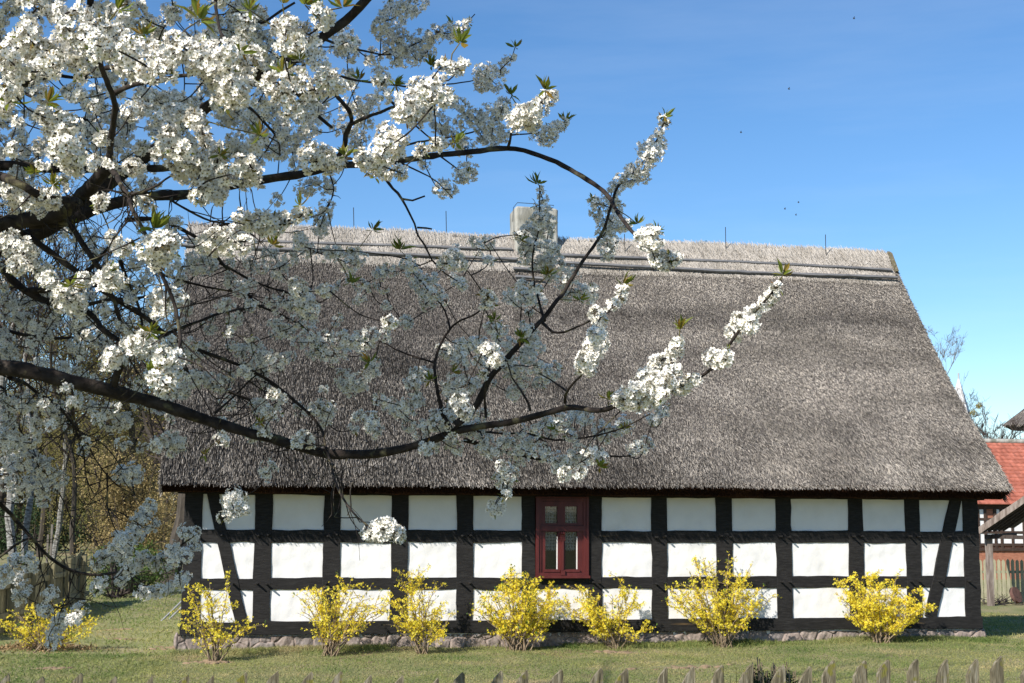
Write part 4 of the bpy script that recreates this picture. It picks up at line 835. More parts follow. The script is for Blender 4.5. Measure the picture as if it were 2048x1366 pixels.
# insects in the air
for k, (px, py, lab) in enumerate(((1708, 37, 'tiny dark insect high in the sky at the upper right'), (1578, 178, 'tiny insect in the sky above the right half of the ridge'), (1482, 265, 'tiny insect in the sky right of the tallest blossom tip'), (1570, 418, 'tiny insect, leftmost of the three low over the ridge'), (1597, 405, 'tiny insect, topmost of the three low over the ridge'), (1592, 430, 'tiny insect, lowest of the three low over the ridge'))):
    c = at(px, py, 8+k*.4); o = thing('flying_insect', lab, 'insect', c, 'insects in the sky'); mb = MB(); blob(mb, c, (.007, .004, .0035), k, 8, 6, .1); mb.build('body', 'insect', o, smooth=True); mb = MB()
    for sg in (-1, 1): V = [c+np.array([0, 0, .003]), c+np.array([.003, sg*.008, .008]), c+np.array([-.003, sg*.010, .009]), c+np.array([-.004, sg*.003, .004])]; mb.add(V, [[0, 1, 2, 3]])
    mb.build('wings', 'insect', o)

# ------------------------------------------------------------------ cherry tree in blossom
rng = np.random.default_rng(77)
tb = at(-330, 1000, 8.0); tb[2] = 0.0
cherry = thing('cherry_tree', 'big cherry tree in white blossom reaching in from the left before the cottage', 'tree', tb)
# limbs: [(px, py, depth), ...], start radius, end radius  (metres), all growing from the trunk at the left
LIMBS = [
 ([(-330, 620, 8.0), (-200, 560, 7.8), (-60, 470, 7.6), (40, 445, 7.4), (112, 430, 7.3), (165, 392, 7.1), (193, 361, 6.9), (216, 332, 6.8)], .085, .036),
 ([(-200, 560, 7.8), (-60, 515, 7.9), (60, 470, 7.9), (140, 425, 7.9), (211, 366, 8.0), (281, 313, 8.0), (316, 285, 8.0), (345, 262, 8.0), (400, 215, 7.8), (455, 185, 7.7), (502, 160, 7.6), (540, 125, 7.5), (600, 112, 7.5), (640, 75, 7.4), (690, 40, 7.4), (735, -5, 7.3), (790, -60, 7.2)], .070, .022),
 ([(-330, 420, 8.2), (-180, 350, 8.2), (0, 333, 8.2), (70, 338, 8.2), (137, 340, 8.2), (220, 338, 8.3), (289, 337, 8.3), (340, 335, 8.4), (400, 318, 8.5)], .055, .020),
 ([(60, 445, 7.5), (130, 440, 7.5), (206, 413, 7.5), (260, 400, 7.5), (310, 392, 7.5), (378, 388, 7.6), (461, 370, 7.7), (537, 357, 7.8), (612, 344, 7.8), (680, 330, 7.9), (760, 325, 8.0), (820, 317, 8.0), (880, 308, 8.1), (944, 303, 8.1), (1013, 295, 8.1), (1082, 311, 8.0), (1137, 337, 7.9), (1206, 384, 7.7), (1232, 425, 7.4), (1260, 462, 7.1), (1290, 490, 6.9), (1325, 518, 6.8)], .042, .008),
 ([(216, 332, 6.8), (222, 290, 6.3), (228, 240, 5.9), (231, 206, 5.7), (224, 181, 5.6), (211, 150, 5.4), (203, 128, 5.3), (192, 100, 5.1)], .020, .011),
 ([(230, 186, 5.65), (255, 174, 5.5), (290, 164, 5.4), (327, 158, 5.3), (360, 153, 5.2), (395, 151, 5.1), (440, 120, 5.0)], .013, .007),
 ([(211, 136, 5.4), (240, 134, 5.3), (272, 131, 5.2), (310, 118, 5.1)], .010, .006),
 ([(-120, 470, 7.7), (-60, 345, 6.8), (0, 348, 6.4), (43, 368, 6.3), (86, 392, 6.4), (148, 400, 6.8), (160, 405, 7.1)], .03, .018),
 ([(220, 335, 6.8), (230, 352, 6.3), (245, 376, 6.0), (258, 392, 5.8), (266, 420, 5.6), (277, 446, 5.5), (300, 490, 5.4), (316, 536, 5.4), (333, 572, 5.4), (344, 595, 5.4), (352, 620, 5.4), (356, 645, 5.35), (361, 681, 5.3), (350, 712, 5.2)], .019, .007),
 ([(260, 390, 5.85), (290, 384, 5.8), (320, 372, 5.7), (345, 350, 5.6)], .008, .004),
 ([(-260, 330, 8.0), (-100, 210, 7.7), (0, 176, 7.6), (30, 165, 7.5), (58, 158, 7.5), (85, 146, 7.4), (103, 130, 7.3), (124, 111, 7.2), (170, 60, 7.1), (180, -10, 7.0), (182, -80, 6.9)], .040, .018),
 ([(95, 140, 7.4), (115, 150, 7.4), (150, 155, 7.5), (205, 153, 7.6)], .012, .007),
 ([(-140, 230, 7.5), (0, 160, 7.1), (40, 178, 7.0), (80, 198, 6.9), (110, 212, 6.9), (145, 232, 7.0), (175, 240, 7.1)], .018, .007),
 # big low limb
 ([(-330, 760, 8.0), (-160, 735, 7.9), (0, 736, 7.8), (69, 746, 7.8), (138, 763, 7.8), (220, 781, 7.9), (292, 798, 8.0), (344, 812, 8.0), (413, 836, 8.1), (482, 857, 8.1), (551, 877, 8.1), (621, 898, 8.1), (669, 903, 8.1), (731, 902, 8.1), (793, 889, 8.0), (848, 871, 8.0), (910, 850, 7.9), (961, 842, 7.9), (1006, 835, 7.8), (1061, 822, 7.7), (1130, 806, 7.6), (1185, 812, 7.4), (1230, 802, 7.2), (1275, 790, 7.0), (1345, 776, 6.8), (1420, 735, 6.7), (1455, 690, 6.6), (1490, 642, 6.6), (1535, 595, 6.5), (1563, 560, 6.5)], .072, .005),
 ([(910, 850, 7.9), (944, 823, 7.9), (965, 789, 7.9), (978, 761, 7.9), (1000, 735, 7.9), (1040, 692, 7.9), (1089, 641, 8.0), (1112, 612, 8.0), (1137, 583, 8.1), (1164, 541, 8.1), (1192, 500, 8.2), (1215, 458, 8.2), (1225, 420, 8.2), (1240, 372, 8.3), (1280, 335, 8.3), (1310, 290, 8.3), (1328, 245, 8.3)], .024, .005),
 ([(1089, 641, 8.0), (1078, 603, 8.1), (1068, 545, 8.2), (1070, 505, 8.2), (1082, 450, 8.3), (1080, 400, 8.3), (1079, 372, 8.3)], .012, .003),
 ([(1085, 645, 8.0), (1106, 665, 7.9), (1130, 667, 7.8), (1150, 660, 7.7), (1172, 648, 7.6), (1205, 630, 7.4), (1238, 598, 7.2), (1246, 575, 7.2)], .010, .003),
 ([(882, 812, 7.9), (876, 790, 7.9), (872, 768, 7.9), (868, 724, 8.0), (875, 698, 8.0), (887, 676, 8.0), (903, 655, 8.0), (923, 641, 7.9), (947, 631, 7.8), (975, 610, 7.6)], .014, .004),
 ([(900, 858, 7.9), (886, 835, 7.9), (882, 812, 7.9)], .02, .014),
 ([(900, 657, 8.0), (889, 622, 8.1), (878, 608, 8.1), (866, 595, 8.2), (845, 565, 8.2)], .008, .004),
 ([(868, 725, 8.0), (840, 716, 8.1), (813, 707, 8.1), (790, 697, 8.2), (772, 686, 8.2), (735, 672, 8.3)], .008, .004),
 ([(972, 836, 7.9), (971, 815, 7.9), (970, 792, 7.8), (975, 760, 7.7), (982, 720, 7.5)], .009, .005),
 ([(1061, 822, 7.7), (1057, 805, 7.7), (1042, 780, 7.7), (1023, 755, 7.8), (1015, 725, 7.8)], .009, .005),
 ([(1130, 805, 7.6), (1131, 788, 7.5), (1137, 775, 7.4), (1152, 757, 7.3), (1166, 738, 7.1), (1185, 705, 7.0), (1196, 675, 6.9)], .010, .005),
 ([(1133, 782, 7.5), (1115, 769, 7.6), (1099, 758, 7.7), (1080, 748, 7.8)], .007, .004),
 ([(910, 855, 7.9), (960, 866, 8.1), (1010, 870, 8.2), (1060, 868, 8.2), (1090, 885, 8.3), (1105, 912, 8.3)], .010, .005),
 ([(1060, 868, 8.2), (1110, 880, 8.2), (1150, 876, 8.1), (1185, 872, 8.0), (1240, 860, 7.8), (1300, 828, 7.7)], .008, .004),
 ([(930, 880, 8.2), (985, 897, 8.4), (1040, 912, 8.4), (1100, 922, 8.3), (1160, 930, 8.2), (1200, 912, 8.2), (1255, 912, 8.2), (1290, 890, 8.1)], .016, .004),
 ([(1040, 900, 8.4), (1030, 925, 8.3), (1018, 945, 8.2), (1016, 972, 8.1), (992, 1008, 8.0)], .007, .003),
 # long diagonals in the shade
 ([(-60, 420, 7.8), (0, 440, 7.7), (53, 470, 7.6), (98, 502, 7.5), (158, 546, 7.5), (211, 582, 7.5), (264, 616, 7.6), (299, 637, 7.7), (344, 674, 7.8), (413, 702, 8.0), (492, 733, 8.2), (551, 770, 8.3), (602, 815, 8.3), (640, 856, 8.2), (648, 890, 8.0), (660, 930, 7.8), (672, 970, 7.6), (690, 1005, 7.4), (715, 1035, 7.2), (745, 1058, 7.1)], .024, .005),
 ([(112, 440, 7.4), (141, 452, 7.3), (167, 493, 7.2), (185, 520, 7.2), (199, 542, 7.2), (222, 590, 7.3), (240, 640, 7.4)], .022, .010),
 ([(250, 440, 8.2), (317, 440, 8.3), (396, 478, 8.4), (440, 526, 8.5), (482, 578, 8.6), (513, 612, 8.7), (560, 632, 8.7), (612, 660, 8.7), (650, 690, 8.8)], .016, .006),
 ([(440, 526, 8.5), (500, 560, 8.6), (550, 578, 8.7), (592, 592, 8.7), (640, 605, 8.7)], .010, .005),
 ([(300, 530, 8.0), (320, 547, 8.1), (378, 567, 8.2), (440, 580, 8.3), (509, 588, 8.4)], .011, .005),
 ([(290, 690, 7.9), (365, 650, 8.1), (437, 627, 8.3), (509, 612, 8.6)], .013, .008),
 ([(430, 826, 8.1), (470, 790, 8.2), (509, 753, 8.3), (560, 735, 8.4)], .009, .004),
 ([(227, 772, 7.9), (232, 752, 7.85), (241, 732, 7.8), (256, 706, 7.7), (270, 690, 7.6)], .026, .018),
 ([(-330, 520, 8.3), (-100, 500, 8.4), (0, 528, 8.4), (26, 554, 8.4), (53, 577, 8.4), (79, 593, 8.4), (125, 606, 8.3), (172, 617, 8.3), (197, 638, 8.3), (214, 660, 8.2), (237, 676, 8.2), (258, 690, 8.1), (310, 705, 8.1), (360, 730, 8.2), (430, 770, 8.4), (500, 800, 8.5)], .048, .008),
 ([(60, 582, 8.4), (105, 577, 8.3), (149, 556, 8.3), (176, 544, 8.3), (215, 500, 8.2), (235, 470, 8.2)], .026, .010),
 ([(165, 612, 8.3), (223, 599, 8.3), (270, 596, 8.4), (310, 590, 8.4), (350, 575, 8.5)], .013, .006),
 ([(240, 520, 8.2), (248, 545, 8.2), (255, 565, 8.2), (268, 590, 8.2), (277, 618, 8.2), (285, 650, 8.2)], .014, .008),
 ([(-330, 640, 8.6), (-120, 640, 8.7), (0, 655, 8.8), (53, 668, 8.8), (110, 674, 8.8), (158, 673, 8.8), (193, 675, 8.8), (230, 690, 8.9)], .022, .008),
 ([(0, 660, 8.9), (25, 690, 8.9), (52, 694, 8.9), (75, 680, 8.9)], .008, .004),
 # lower left, hanging
 ([(-330, 830, 8.2), (-120, 905, 8.6), (0, 1002, 9.0), (34, 1040, 9.2), (75, 1088, 9.4), (113, 1120, 9.5), (147, 1138, 9.6), (198, 1144, 9.6), (246, 1136, 9.5), (308, 1112, 9.4), (350, 1095, 9.3), (388, 1072, 9.2)], .030, .005),
 ([(140, 765, 7.9), (148, 800, 8.2), (149, 830, 8.4), (150, 850, 8.6), (165, 880, 8.8), (171, 905, 8.9), (174, 955, 9.0), (186, 985, 9.0)], .011, .004),
 ([(20, 756, 7.9), (50, 765, 8.2), (82, 788, 8.4), (120, 810, 8.6), (150, 845, 8.8), (175, 875, 9.0), (195, 915, 9.1), (213, 944, 9.2), (239, 972, 9.3), (270, 989, 9.3)], .016, .004),
 ([(214, 946, 9.2), (215, 975, 9.2), (216, 1015, 9.2), (228, 1055, 9.2), (248, 1085, 9.2)], .008, .003),
 ([(217, 1018, 9.2), (245, 1028, 9.2), (265, 1040, 9.2), (290, 1030, 9.2)], .006, .003),
 ([(178, 885, 9.0), (195, 880, 9.0), (225, 908, 9.0), (245, 938, 9.0)], .007, .004),
 ([(-60, 860, 8.6), (0, 770, 8.6), (12, 800, 8.7), (28, 835, 8.8), (45, 875, 8.9), (65, 918, 9.0), (95, 955, 9.1), (118, 990, 9.2), (135, 1022, 9.3), (148, 1062, 9.3)], .012, .004),
 ([(150, 848, 8.7), (120, 868, 8.8), (90, 890, 8.9), (74, 900, 9.0)], .006, .003),
 ([(-60, 960, 9.0), (0, 950, 9.1), (30, 945, 9.1), (55, 932, 9.1)], .008, .004),
 ([(75, 1090, 9.4), (80, 1118, 9.4), (78, 1140, 9.5), (52, 1142, 9.5), (40, 1135, 9.5)], .007, .004),
 ([(78, 1130, 9.4), (88, 1160, 9.3), (92, 1190, 9.2), (105, 1210, 9.2), (110, 1250, 9.2)], .006, .003),
 ([(140, 1140, 9.6), (138, 1180, 9.5), (122, 1215, 9.3), (115, 1250, 9.2)], .006, .003),
 ([(60, 1075, 9.3), (30, 1090, 9.4), (0, 1112, 9.4), (-60, 1140, 9.4)], .008, .010),
 ([(246, 1138, 9.5), (280, 1160, 9.5), (300, 1180, 9.5), (350, 1176, 9.5)], .006, .003),
 ([(150, 1140, 9.6), (135, 1195, 9.6), (150, 1215, 9.5)], .006, .003),
 # upper right sprays
 ([(530, 128, 7.5), (560, 150, 7.6), (600, 195, 7.8), (640, 235, 7.9), (664, 255, 8.0)], .016, .010),
 ([(612, 344, 7.8), (650, 330, 7.9), (690, 300, 7.9), (693, 270, 7.9), (706, 243, 7.8), (700, 220, 7.6), (680, 195, 7.3), (660, 172, 5.9)], .018, .006),
 ([(700, 250, 7.8), (740, 230, 7.5), (775, 215, 7.0), (810, 200, 6.2)], .011, .006),
 ([(640, 75, 7.4), (665, 85, 7.6), (700, 98, 7.8), (740, 108, 8.0), (780, 112, 8.2), (825, 92, 8.4), (870, 72, 8.5), (920, 55, 8.5), (950, 28, 8.5)], .010, .003),
 ([(640, 135, 7.7), (700, 160, 8.0), (760, 170, 8.2), (830, 180, 8.3), (905, 170, 8.4), (950, 162, 8.5), (1000, 140, 8.5), (1025, 110, 8.5), (1030, 95, 8.5)], .011, .003),
 ([(740, 325, 8.0), (780, 300, 8.2), (850, 280, 8.4), (925, 268, 8.4), (980, 250, 8.4), (1010, 215, 8.4), (1025, 190, 8.4)], .012, .004),
 ([(1016, 295, 8.1), (1024, 275, 7.8), (1035, 258, 7.3), (1060, 232, 7.0), (1092, 195, 6.9)], .010, .004),
 ([(1024, 270, 8.0), (1070, 265, 8.2), (1110, 258, 8.3), (1138, 235, 8.3)], .006, .003),
 ([(770, 356, 7.9), (787, 378, 7.8), (805, 398, 7.7), (820, 425, 7.6), (832, 447, 7.6), (838, 470, 7.6), (852, 490, 7.6), (865, 520, 7.6), (888, 545, 7.6)], .010, .005),
 ([(805, 398, 7.7), (825, 400, 7.7), (850, 392, 7.7)], .007, .005),
 ([(834, 455, 7.6), (850, 455, 7.6), (864, 458, 7.6)], .006, .005),
 ([(800, 325, 8.0), (840, 345, 8.0), (875, 365, 8.0), (905, 395, 8.0)], .007, .003),
 ([(880, 312, 8.1), (905, 332, 8.1), (925, 345, 8.1)], .006, .003),
 ([(612, 344, 7.8), (665, 330, 7.0), (700, 320, 6.0), (760, 330, 5.6)], .009, .005),
 ([(660, 350, 7.9), (668, 380, 8.0), (655, 420, 8.0), (640, 455, 8.0)], .006, .003),
 ([(470, 205, 7.0), (495, 215, 6.8), (540, 260, 6.9), (555, 285, 7.2), (560, 310, 7.6)], .009, .005),
 ([(340, 392, 7.6), (350, 405, 7.4), (420, 440, 7.6), (470, 440, 7.0), (530, 445, 6.0), (580, 440, 5.8)], .008, .004),
 ([(432, 0, 5.6), (428, -60, 5.8), (438, 40, 5.5), (448, 80, 5.3)], .009, .006),
 ([(480, 55, 6.6), (500, 50, 6.6), (530, 42, 6.6), (560, 22, 6.6), (590, 5, 6.6)], .009, .006),
 ([(500, 95, 7.2), (485, 60, 6.8), (470, 75, 6.6), (455, 95, 6.4)], .007, .005),
]
NEAR, MID, FAR = 5.0, 6.6, 8.35
def C(s_, d): 
    o = []
    for q in s_.split(';'):
        v = [float(a) for a in q.split(',')]; o.append((v[0], v[1], v[2] if len(v) > 2 else 18, d))
    return o
CL = []
CL += C("35,95,28;60,75,25;85,100,24;30,130,25;70,125,28;100,130,22;55,50,18;45,150,22;15,115,20;65,10,20;120,30,22;140,60,22;165,25,20;125,90,24;150,110,22;175,75,26;200,95,28;225,75,24;205,60,20;235,100,24;255,110,24;285,105,26;310,110,26;335,115,22;300,140,24;330,140,22;270,140,22;240,130,20;235,30,20;155,130,14;165,155,12;10,180,18;30,185,14;10,215,16;95,235,20;120,240,22;140,255,24;115,260,24;130,285,24;150,290,18;120,305,22;135,320,22;155,310,14;150,335,16", NEAR)
CL += C("385,110,26;405,90,22;425,105,26;455,110,24;480,95,22;500,105,20;440,130,26;470,135,24;500,130,22;400,130,24;420,145,20;350,80,18;365,100,20;450,170,24;470,180,22;490,165,14;445,195,18;480,200,16;560,60,20;575,50,18;590,75,22;610,65,18;565,95,14;590,90,18;640,30,20;650,45,16;545,165,22;560,185,24;580,160,20;600,155,18;570,205,22;590,190,22;655,160,24;640,175,22;670,170,20", NEAR+.1)
CL += C("265,215,22;290,190,20;320,205,20;345,225,20;85,190,20;190,205,22;150,185,16;265,15,22;320,70,20;480,20,22;490,50,20;400,20,14;500,70,20;525,90,20;445,60,20;625,100,22;640,130,18;600,230,22;620,215,18;540,220,18;520,200,16;690,85,20;355,205,18;370,230,16;560,135,14;595,130,14;345,30,18;210,20,16;0,40,20;20,10,18;230,185,16;300,230,18", MID)
CL += C("330,290,22;345,275,20;360,300,20;375,320,20;395,330,22;380,350,22;360,345,18;410,345,22;430,335,20;445,360,22;420,365,22;400,385,20;430,390,18;460,350,18;490,330,22;505,345,20;495,360,18;350,320,18;415,300,18;425,285,16;435,310,16;405,260,16;390,240,16", NEAR+.5)
CL += C("840,180,26;860,185,24;820,205,26;810,225,22;835,230,22;870,165,20;890,195,20;850,210,24;775,275,24;790,290,24;765,300,20;745,330,24;770,340,18;735,320,20;800,345,12;845,300,14;870,290,14;880,285,12;630,310,22;655,320,24;620,325,16;675,330,16;900,135,14;915,140,14;885,130,12;925,125,10", NEAR+.6)
CL += C("762,155,16;770,190,14;1040,235,22;1060,225,22;1080,215,18;1030,245,18;1065,245,18;1100,195,14;1085,195,14", 6.9)
CL += C("760,55,20;780,65,22;800,85,22;790,100,20;815,110,22;840,80,22;855,100,18;830,115,16;870,70,16;900,65,18;920,60,14;935,45,10;690,75,22;700,100,20;680,95,18;745,115,16;790,120,14;810,20,20;830,10,20;780,20,18;800,35,14;970,150,20;985,160,20;965,165,18;1000,140,16;1015,120,10;1025,115,8;700,160,18;640,200,20;620,260,22;640,230,18;700,210,20;720,215,20;740,210,20;690,250,22;730,245,20;930,240,18;950,235,20;975,230,20;1000,225,18;985,255,20;965,270,18;1000,270,18;980,285,16;1005,210,14;900,260,20;880,245,20;920,290,18;900,200,14;920,210,14;1080,265,18;1100,265,18;1090,280,14;1115,255,14;1125,245,10;925,345,20;940,345,16;885,375,18;900,380,14;930,295,18;850,325,14;700,300,16;720,280,16;610,375,18;640,370,16;660,375,14;655,415,16;645,440,18;640,455,16;590,330,16;575,300,18;540,300,18;520,270,18;500,250,18;560,260,18;600,280,18;480,280,18;460,240,18;510,300,16;470,300,16;555,400,14;540,230,16", FAR)
CL += C("1310,285,18;1295,300,20;1305,310,20;1290,325,16;1320,295,14;1325,240,10;1335,250,8;1320,265,10;1270,345,18;1260,360,16;1285,350,14;1240,365,14;1225,375,10;1220,400,18;1230,420,18;1195,420,14;1210,440,20;1235,445,18;1225,460,18;1250,450,14;1205,470,16;1215,495,16;1225,480,14;1190,405,10;1185,400,8;1215,505,14;1080,380,8;1085,395,10;1075,410,10;1090,420,12;1080,440,16;1095,445,14;1075,460,16;1090,465,16;1055,460,14;1045,480,14;1060,490,18;1050,510,18;1065,520,18;1090,495,18;1105,500,18;1095,520,20;1110,525,18;1100,545,18;1140,550,18;1125,565,14;1035,470,8;1175,590,18;1185,585,14;1160,580,14;1135,590,10", FAR)
CL += C("1290,475,18;1305,480,18;1300,465,14;1290,490,12;1315,520,16;1330,520,18;1345,518,14;1355,515,10;1240,600,12;1245,580,10;1225,610,12;1200,640,14;1190,625,12;1195,670,18;1200,685,18;1185,690,18;1195,705,14;1175,720,18;1160,735,14;1180,740,14", 6.9)
CL += C("1555,575,12;1545,590,12;1530,605,14;1510,625,18;1495,640,18;1480,640,16;1500,650,16;1470,665,16;1460,665,10;1440,715,18;1425,715,16;1450,720,14;1455,705,10;1355,690,14;1350,705,16;1330,725,18;1310,735,20;1290,755,18;1310,765,20;1330,760,20;1345,740,16;1270,780,18;1255,800,18;1240,800,14;1280,800,18;1300,795,18;1320,790,16;1370,770,16;1385,760,14;1360,775,14", 6.55)
CL += C("1310,830,18;1325,820,14;1250,850,16;1235,860,12;1205,860,16;1210,875,10;1290,890,16;1270,895,14;650,510,14;665,505,14;700,525,18;715,515,16;690,510,14;810,530,14;830,550,18;840,570,18;850,590,16;870,590,16;855,605,14;760,550,14;780,540,14;740,575,12;720,600,12;620,670,18;650,680,18;680,680,18;630,700,18;660,710,18;690,705,14;710,680,18;740,675,18;770,670,14;725,690,14;690,760,20;720,760,20;740,745,16;700,775,16;750,730,12;640,815,16;655,825,14;625,820,12;835,755,16;825,765,14;850,750,14;890,700,16;900,710,14;920,705,18;930,690,14;925,720,14;985,660,16;970,720,16;1010,690,16;1000,660,14;1030,600,16;1015,590,14;1050,595,16;1080,600,12;1060,670,18;1070,690,18;1050,660,16;1055,710,16;1020,740,18;1040,755,16;1030,785,16;1035,730,16;1085,745,18;1100,750,16;1080,765,14;1065,730,14;1110,735,12;910,760,18;930,770,18;900,780,16;950,770,16;910,815,14;890,775,10", FAR-.2)
CL += C("905,520,20;920,525,16;890,525,16;610,600,20;620,620,18;600,580,16;650,580,14;780,645,12;960,690,18;980,700,18;990,720,18;920,800,18;930,820,18;975,600,14;970,590,10;770,1060,22;750,1065,20;785,1065,20;800,1070,12;735,1065,12;1130,945,16;1160,945,12", 7.2)
CL += C("880,840,22;895,845,18;870,850,16;780,810,16;800,820,16;820,810,18;760,800,12;840,800,14;860,850,14;840,860,16;815,850,14;740,845,16;750,860,14;945,850,20;935,865,14;955,860,14;850,895,14;870,890,14;900,885,14;910,895,14;970,890,18;985,905,14;1010,885,18;1030,890,16;1060,885,18;1040,910,18;1080,905,18;1090,850,18;1105,860,16;1120,845,16;1150,840,18;1170,835,14;1140,870,14;1160,905,18;1180,910,16;1140,920,16;1120,925,18;1205,915,14;1010,935,16;1020,950,16;1000,960,14;1015,975,14;1010,990,8;990,1015,18;468,995,18;475,1010,22;460,1005,18;485,1015,14;450,1035,12;535,940,16;530,945,12;610,880,16;595,885,12;340,885,20;320,890,16;355,890,14;310,885,10", FAR-.3)
CL += C("320,490,26;300,500,24;335,500,22;310,520,20;345,480,14;330,715,20;350,720,18;325,735,18;310,755,14;335,765,16;320,770,14;345,745,14", 5.2)
CL += C("220,550,22;205,560,18;235,560,16;215,570,16;490,440,22;520,445,24;545,450,22;570,440,18;600,430,14;620,425,10", 5.8)
CL += C("20,490,22;50,500,22;60,520,20;85,540,16;35,530,18;95,560,14;420,480,20;440,475,22;470,475,20;490,490,18;430,495,18;410,490,16;455,500,14;130,600,24;150,610,22;120,580,18;155,590,16;165,560,14;330,590,18;350,600,20;310,600,18;320,620,16;245,495,18;225,480,16;270,690,18;290,680,18;300,700,16;255,690,12;225,715,18;215,725,14;40,390,20;60,400,20;30,410,18;80,420,16;100,400,18;20,380,16;120,370,14", MID)
CL += C("400,530,20;420,525,18;390,520,16;345,540,16;180,470,14;200,510,12;480,580,16;500,570,14;545,605,14;580,600,16;400,700,16;380,690,14;370,710,16;395,760,18;420,760,18;440,770,16;455,755,14;370,780,14;350,780,16;330,790,12;490,700,16;510,690,14;530,715,18;550,725,18;520,735,16;575,715,14;490,740,14;535,820,16;520,815,14;550,830,12;520,860,16;505,870,14;530,865,12;600,885,14;440,845,14;655,815,14;560,800,12;290,560,16;270,530,16;360,560,14;470,640,14;450,610,14;420,650,14;560,660,14;600,640,14;590,570,14;560,540,16;540,510,16;580,520,14;610,500,14;600,480,14;500,530,14;460,560,14", FAR-.1)
CL += C("20,720,22;10,690,18;5,735,16;75,730,14;65,690,14;150,690,16;160,705,12;210,690,14;130,745,14;155,750,14;180,760,14;30,810,18;60,800,18;90,830,16;100,820,14;115,840,12;70,850,16;10,870,22;25,880,20;5,890,18;35,895,16;65,880,16;215,815,12;225,825,12;220,850,16;240,850,14;250,840,14;20,620,18;45,640,16;70,650,16;90,670,14;20,600,16;110,640,14;40,300,18;60,310,18;20,310,18;80,295,16;100,340,14;50,330,14;10,290,18;200,290,16;190,270,18;205,310,14;180,250,18;170,310,14;250,250,18;250,300,16;265,330,14;300,330,16;290,300,16;310,260,16", FAR+.2)
CL += C("20,920,22;60,925,22;90,940,22;15,960,20;40,985,16;70,970,20;100,975,18;120,960,14;85,1000,14;255,950,20;270,945,18;240,948,14;300,1010,12;295,1025,16;300,1045,16;280,1050,18;285,1030,14;265,1075,18;250,1085,18;240,1070,14;265,1060,14;200,1120,16;220,1110,18;230,1095,14;245,1110,16;265,1110,14;255,1135,16;275,1130,16;290,1115,12;240,1160,14;330,1120,18;350,1115,16;310,1130,14;370,1110,16;385,1070,14;390,1090,14;370,1065,14;345,1095,12;195,1175,14;205,1165,12;285,1185,14;300,1185,14;320,1180,14;340,1175,14;360,1165,12;370,1155,12;15,1150,18;35,1155,16;45,1180,18;40,1195,14;55,1115,12;100,1190,16;90,1220,14;85,1215,10;115,1250,18;110,1270,16;105,1285,14;145,1240,12;160,1220,16;155,1235,12;125,1235,12;60,1130,14;30,1120,12", 9.2)
# random filler in the thick of the crown
for q in range(90+330):
    u, v = rng.random(2)
    if q < 90: CL.append((-30+u*620, -30+v*(470-u*120), rng.uniform(13, 19), rng.choice([6.8, 8.0, 8.6, 9.0])))
    elif q < 170: CL.append((380+u*700, 480+v*400, rng.uniform(8, 13), rng.choice([7.6, 8.2, 8.6, 8.9])))
    elif q >= 290: CL.append((-30+u*560, -20+v*430, rng.uniform(10, 16), rng.choice([6.4, 7.4, 8.2, 8.8])))
    else: CL.append((-20+u*400, 430+v*470, rng.uniform(8, 14), rng.choice([7.6, 8.2, 8.8, 9.2])))

samples, srad = [], []
def limb(mb, pts3, r0, r1, step=.05, knob=.1):
    P = spline(np.asarray(pts3), step); n_ = len(P); t = np.linspace(0, 1, n_)
    P[1:-1] += (np.cumsum(rng.normal(0, .0022, (n_, 3)), 0)*np.sin(np.pi*t)[:, None])[1:-1]
    R = (r0+(r1-r0)*t**.6)*(1+knob*rng.normal(0, .6, n_)*np.where(t > .02, 1, 0)); tube(mb, P, np.maximum(R, .0018), 8 if r0 > .02 else 6)
    return P, R
tr = MB(); tpts = [tb+np.array([0, 0, -.3]), tb+np.array([.02, 0, .9]), at(-330, 620, 8.0), at(-300, 420, 8.15), at(-270, 200, 8.1)+np.array([0, .1, 0]), at(-240, -100, 8.2), at(-200, -500, 8.2), at(-180, -900, 8.0)]
P, R = limb(tr, tpts, .19, .05, .08, .03); samples.append(P); tr.build('trunk', 'bark', cherry, smooth=True)
for pts, r0, r1 in LIMBS:
    mb = MB(); P, R = limb(mb, [at(*p) for p in pts], r0, r1); samples.append(P); mb.build('branch', 'bark', cherry, smooth=True)
# limbs above the picture that carry the shading part of the crown
cc = CAM+8*FW*1.0; cc = CAM+np.array([0, 0, 0])+FW/np.linalg.norm(FW[:2])*0
fwd = nrm(np.array([FW[0], FW[1], 0])); rgt = nrm(np.array([RT[0], RT[1], 0]))
def cw(r_, d_, z_): return CAM*np.array([1, 1, 0])+rgt*r_+fwd*d_+np.array([0, 0, z_])
top = tpts[-1]
for q in range(16):
    a = q/16*6.28+rng.uniform(-.2, .2); st = P0 = samples[0][int(len(samples[0])*rng.uniform(.62, .98))]; rr = rng.uniform(2.0, 3.6)
    e = cw(-3.0+math.cos(a)*rr*1.05, 7.8+math.sin(a)*rr*.85, rng.uniform(5.8, 8.0)); m_ = (st+e)/2+np.array([0, 0, rng.uniform(.1, .6)])
    mb = MB(); P, R = limb(mb, [st, m_, e], .05, .012, .1); samples.append(P); mb.build('branch', 'bark', cherry, smooth=True)
SAMP = np.concatenate(samples)
cl3 = [(at(px, py, d+rng.normal(0, .16)), r_*d/F*rng.uniform(.9, 1.08), 1) for px, py, r_, d in CL]
sunv = np.array(SUN); T3 = np.array([c[0] for c in cl3]); dep_ = proj(T3)[2]; xx_ = proj(T3)[0]
litT = T3[(dep_ < 7.05) & ~((dep_ > 6.2) & (xx_ < 700))]; farT = np.concatenate([T3[dep_ > 7.4], np.concatenate(samples[1:1+len(LIMBS)])[::6]]); farT = farT[proj(farT)[2] > 7.0]
k = 0; tries = 0
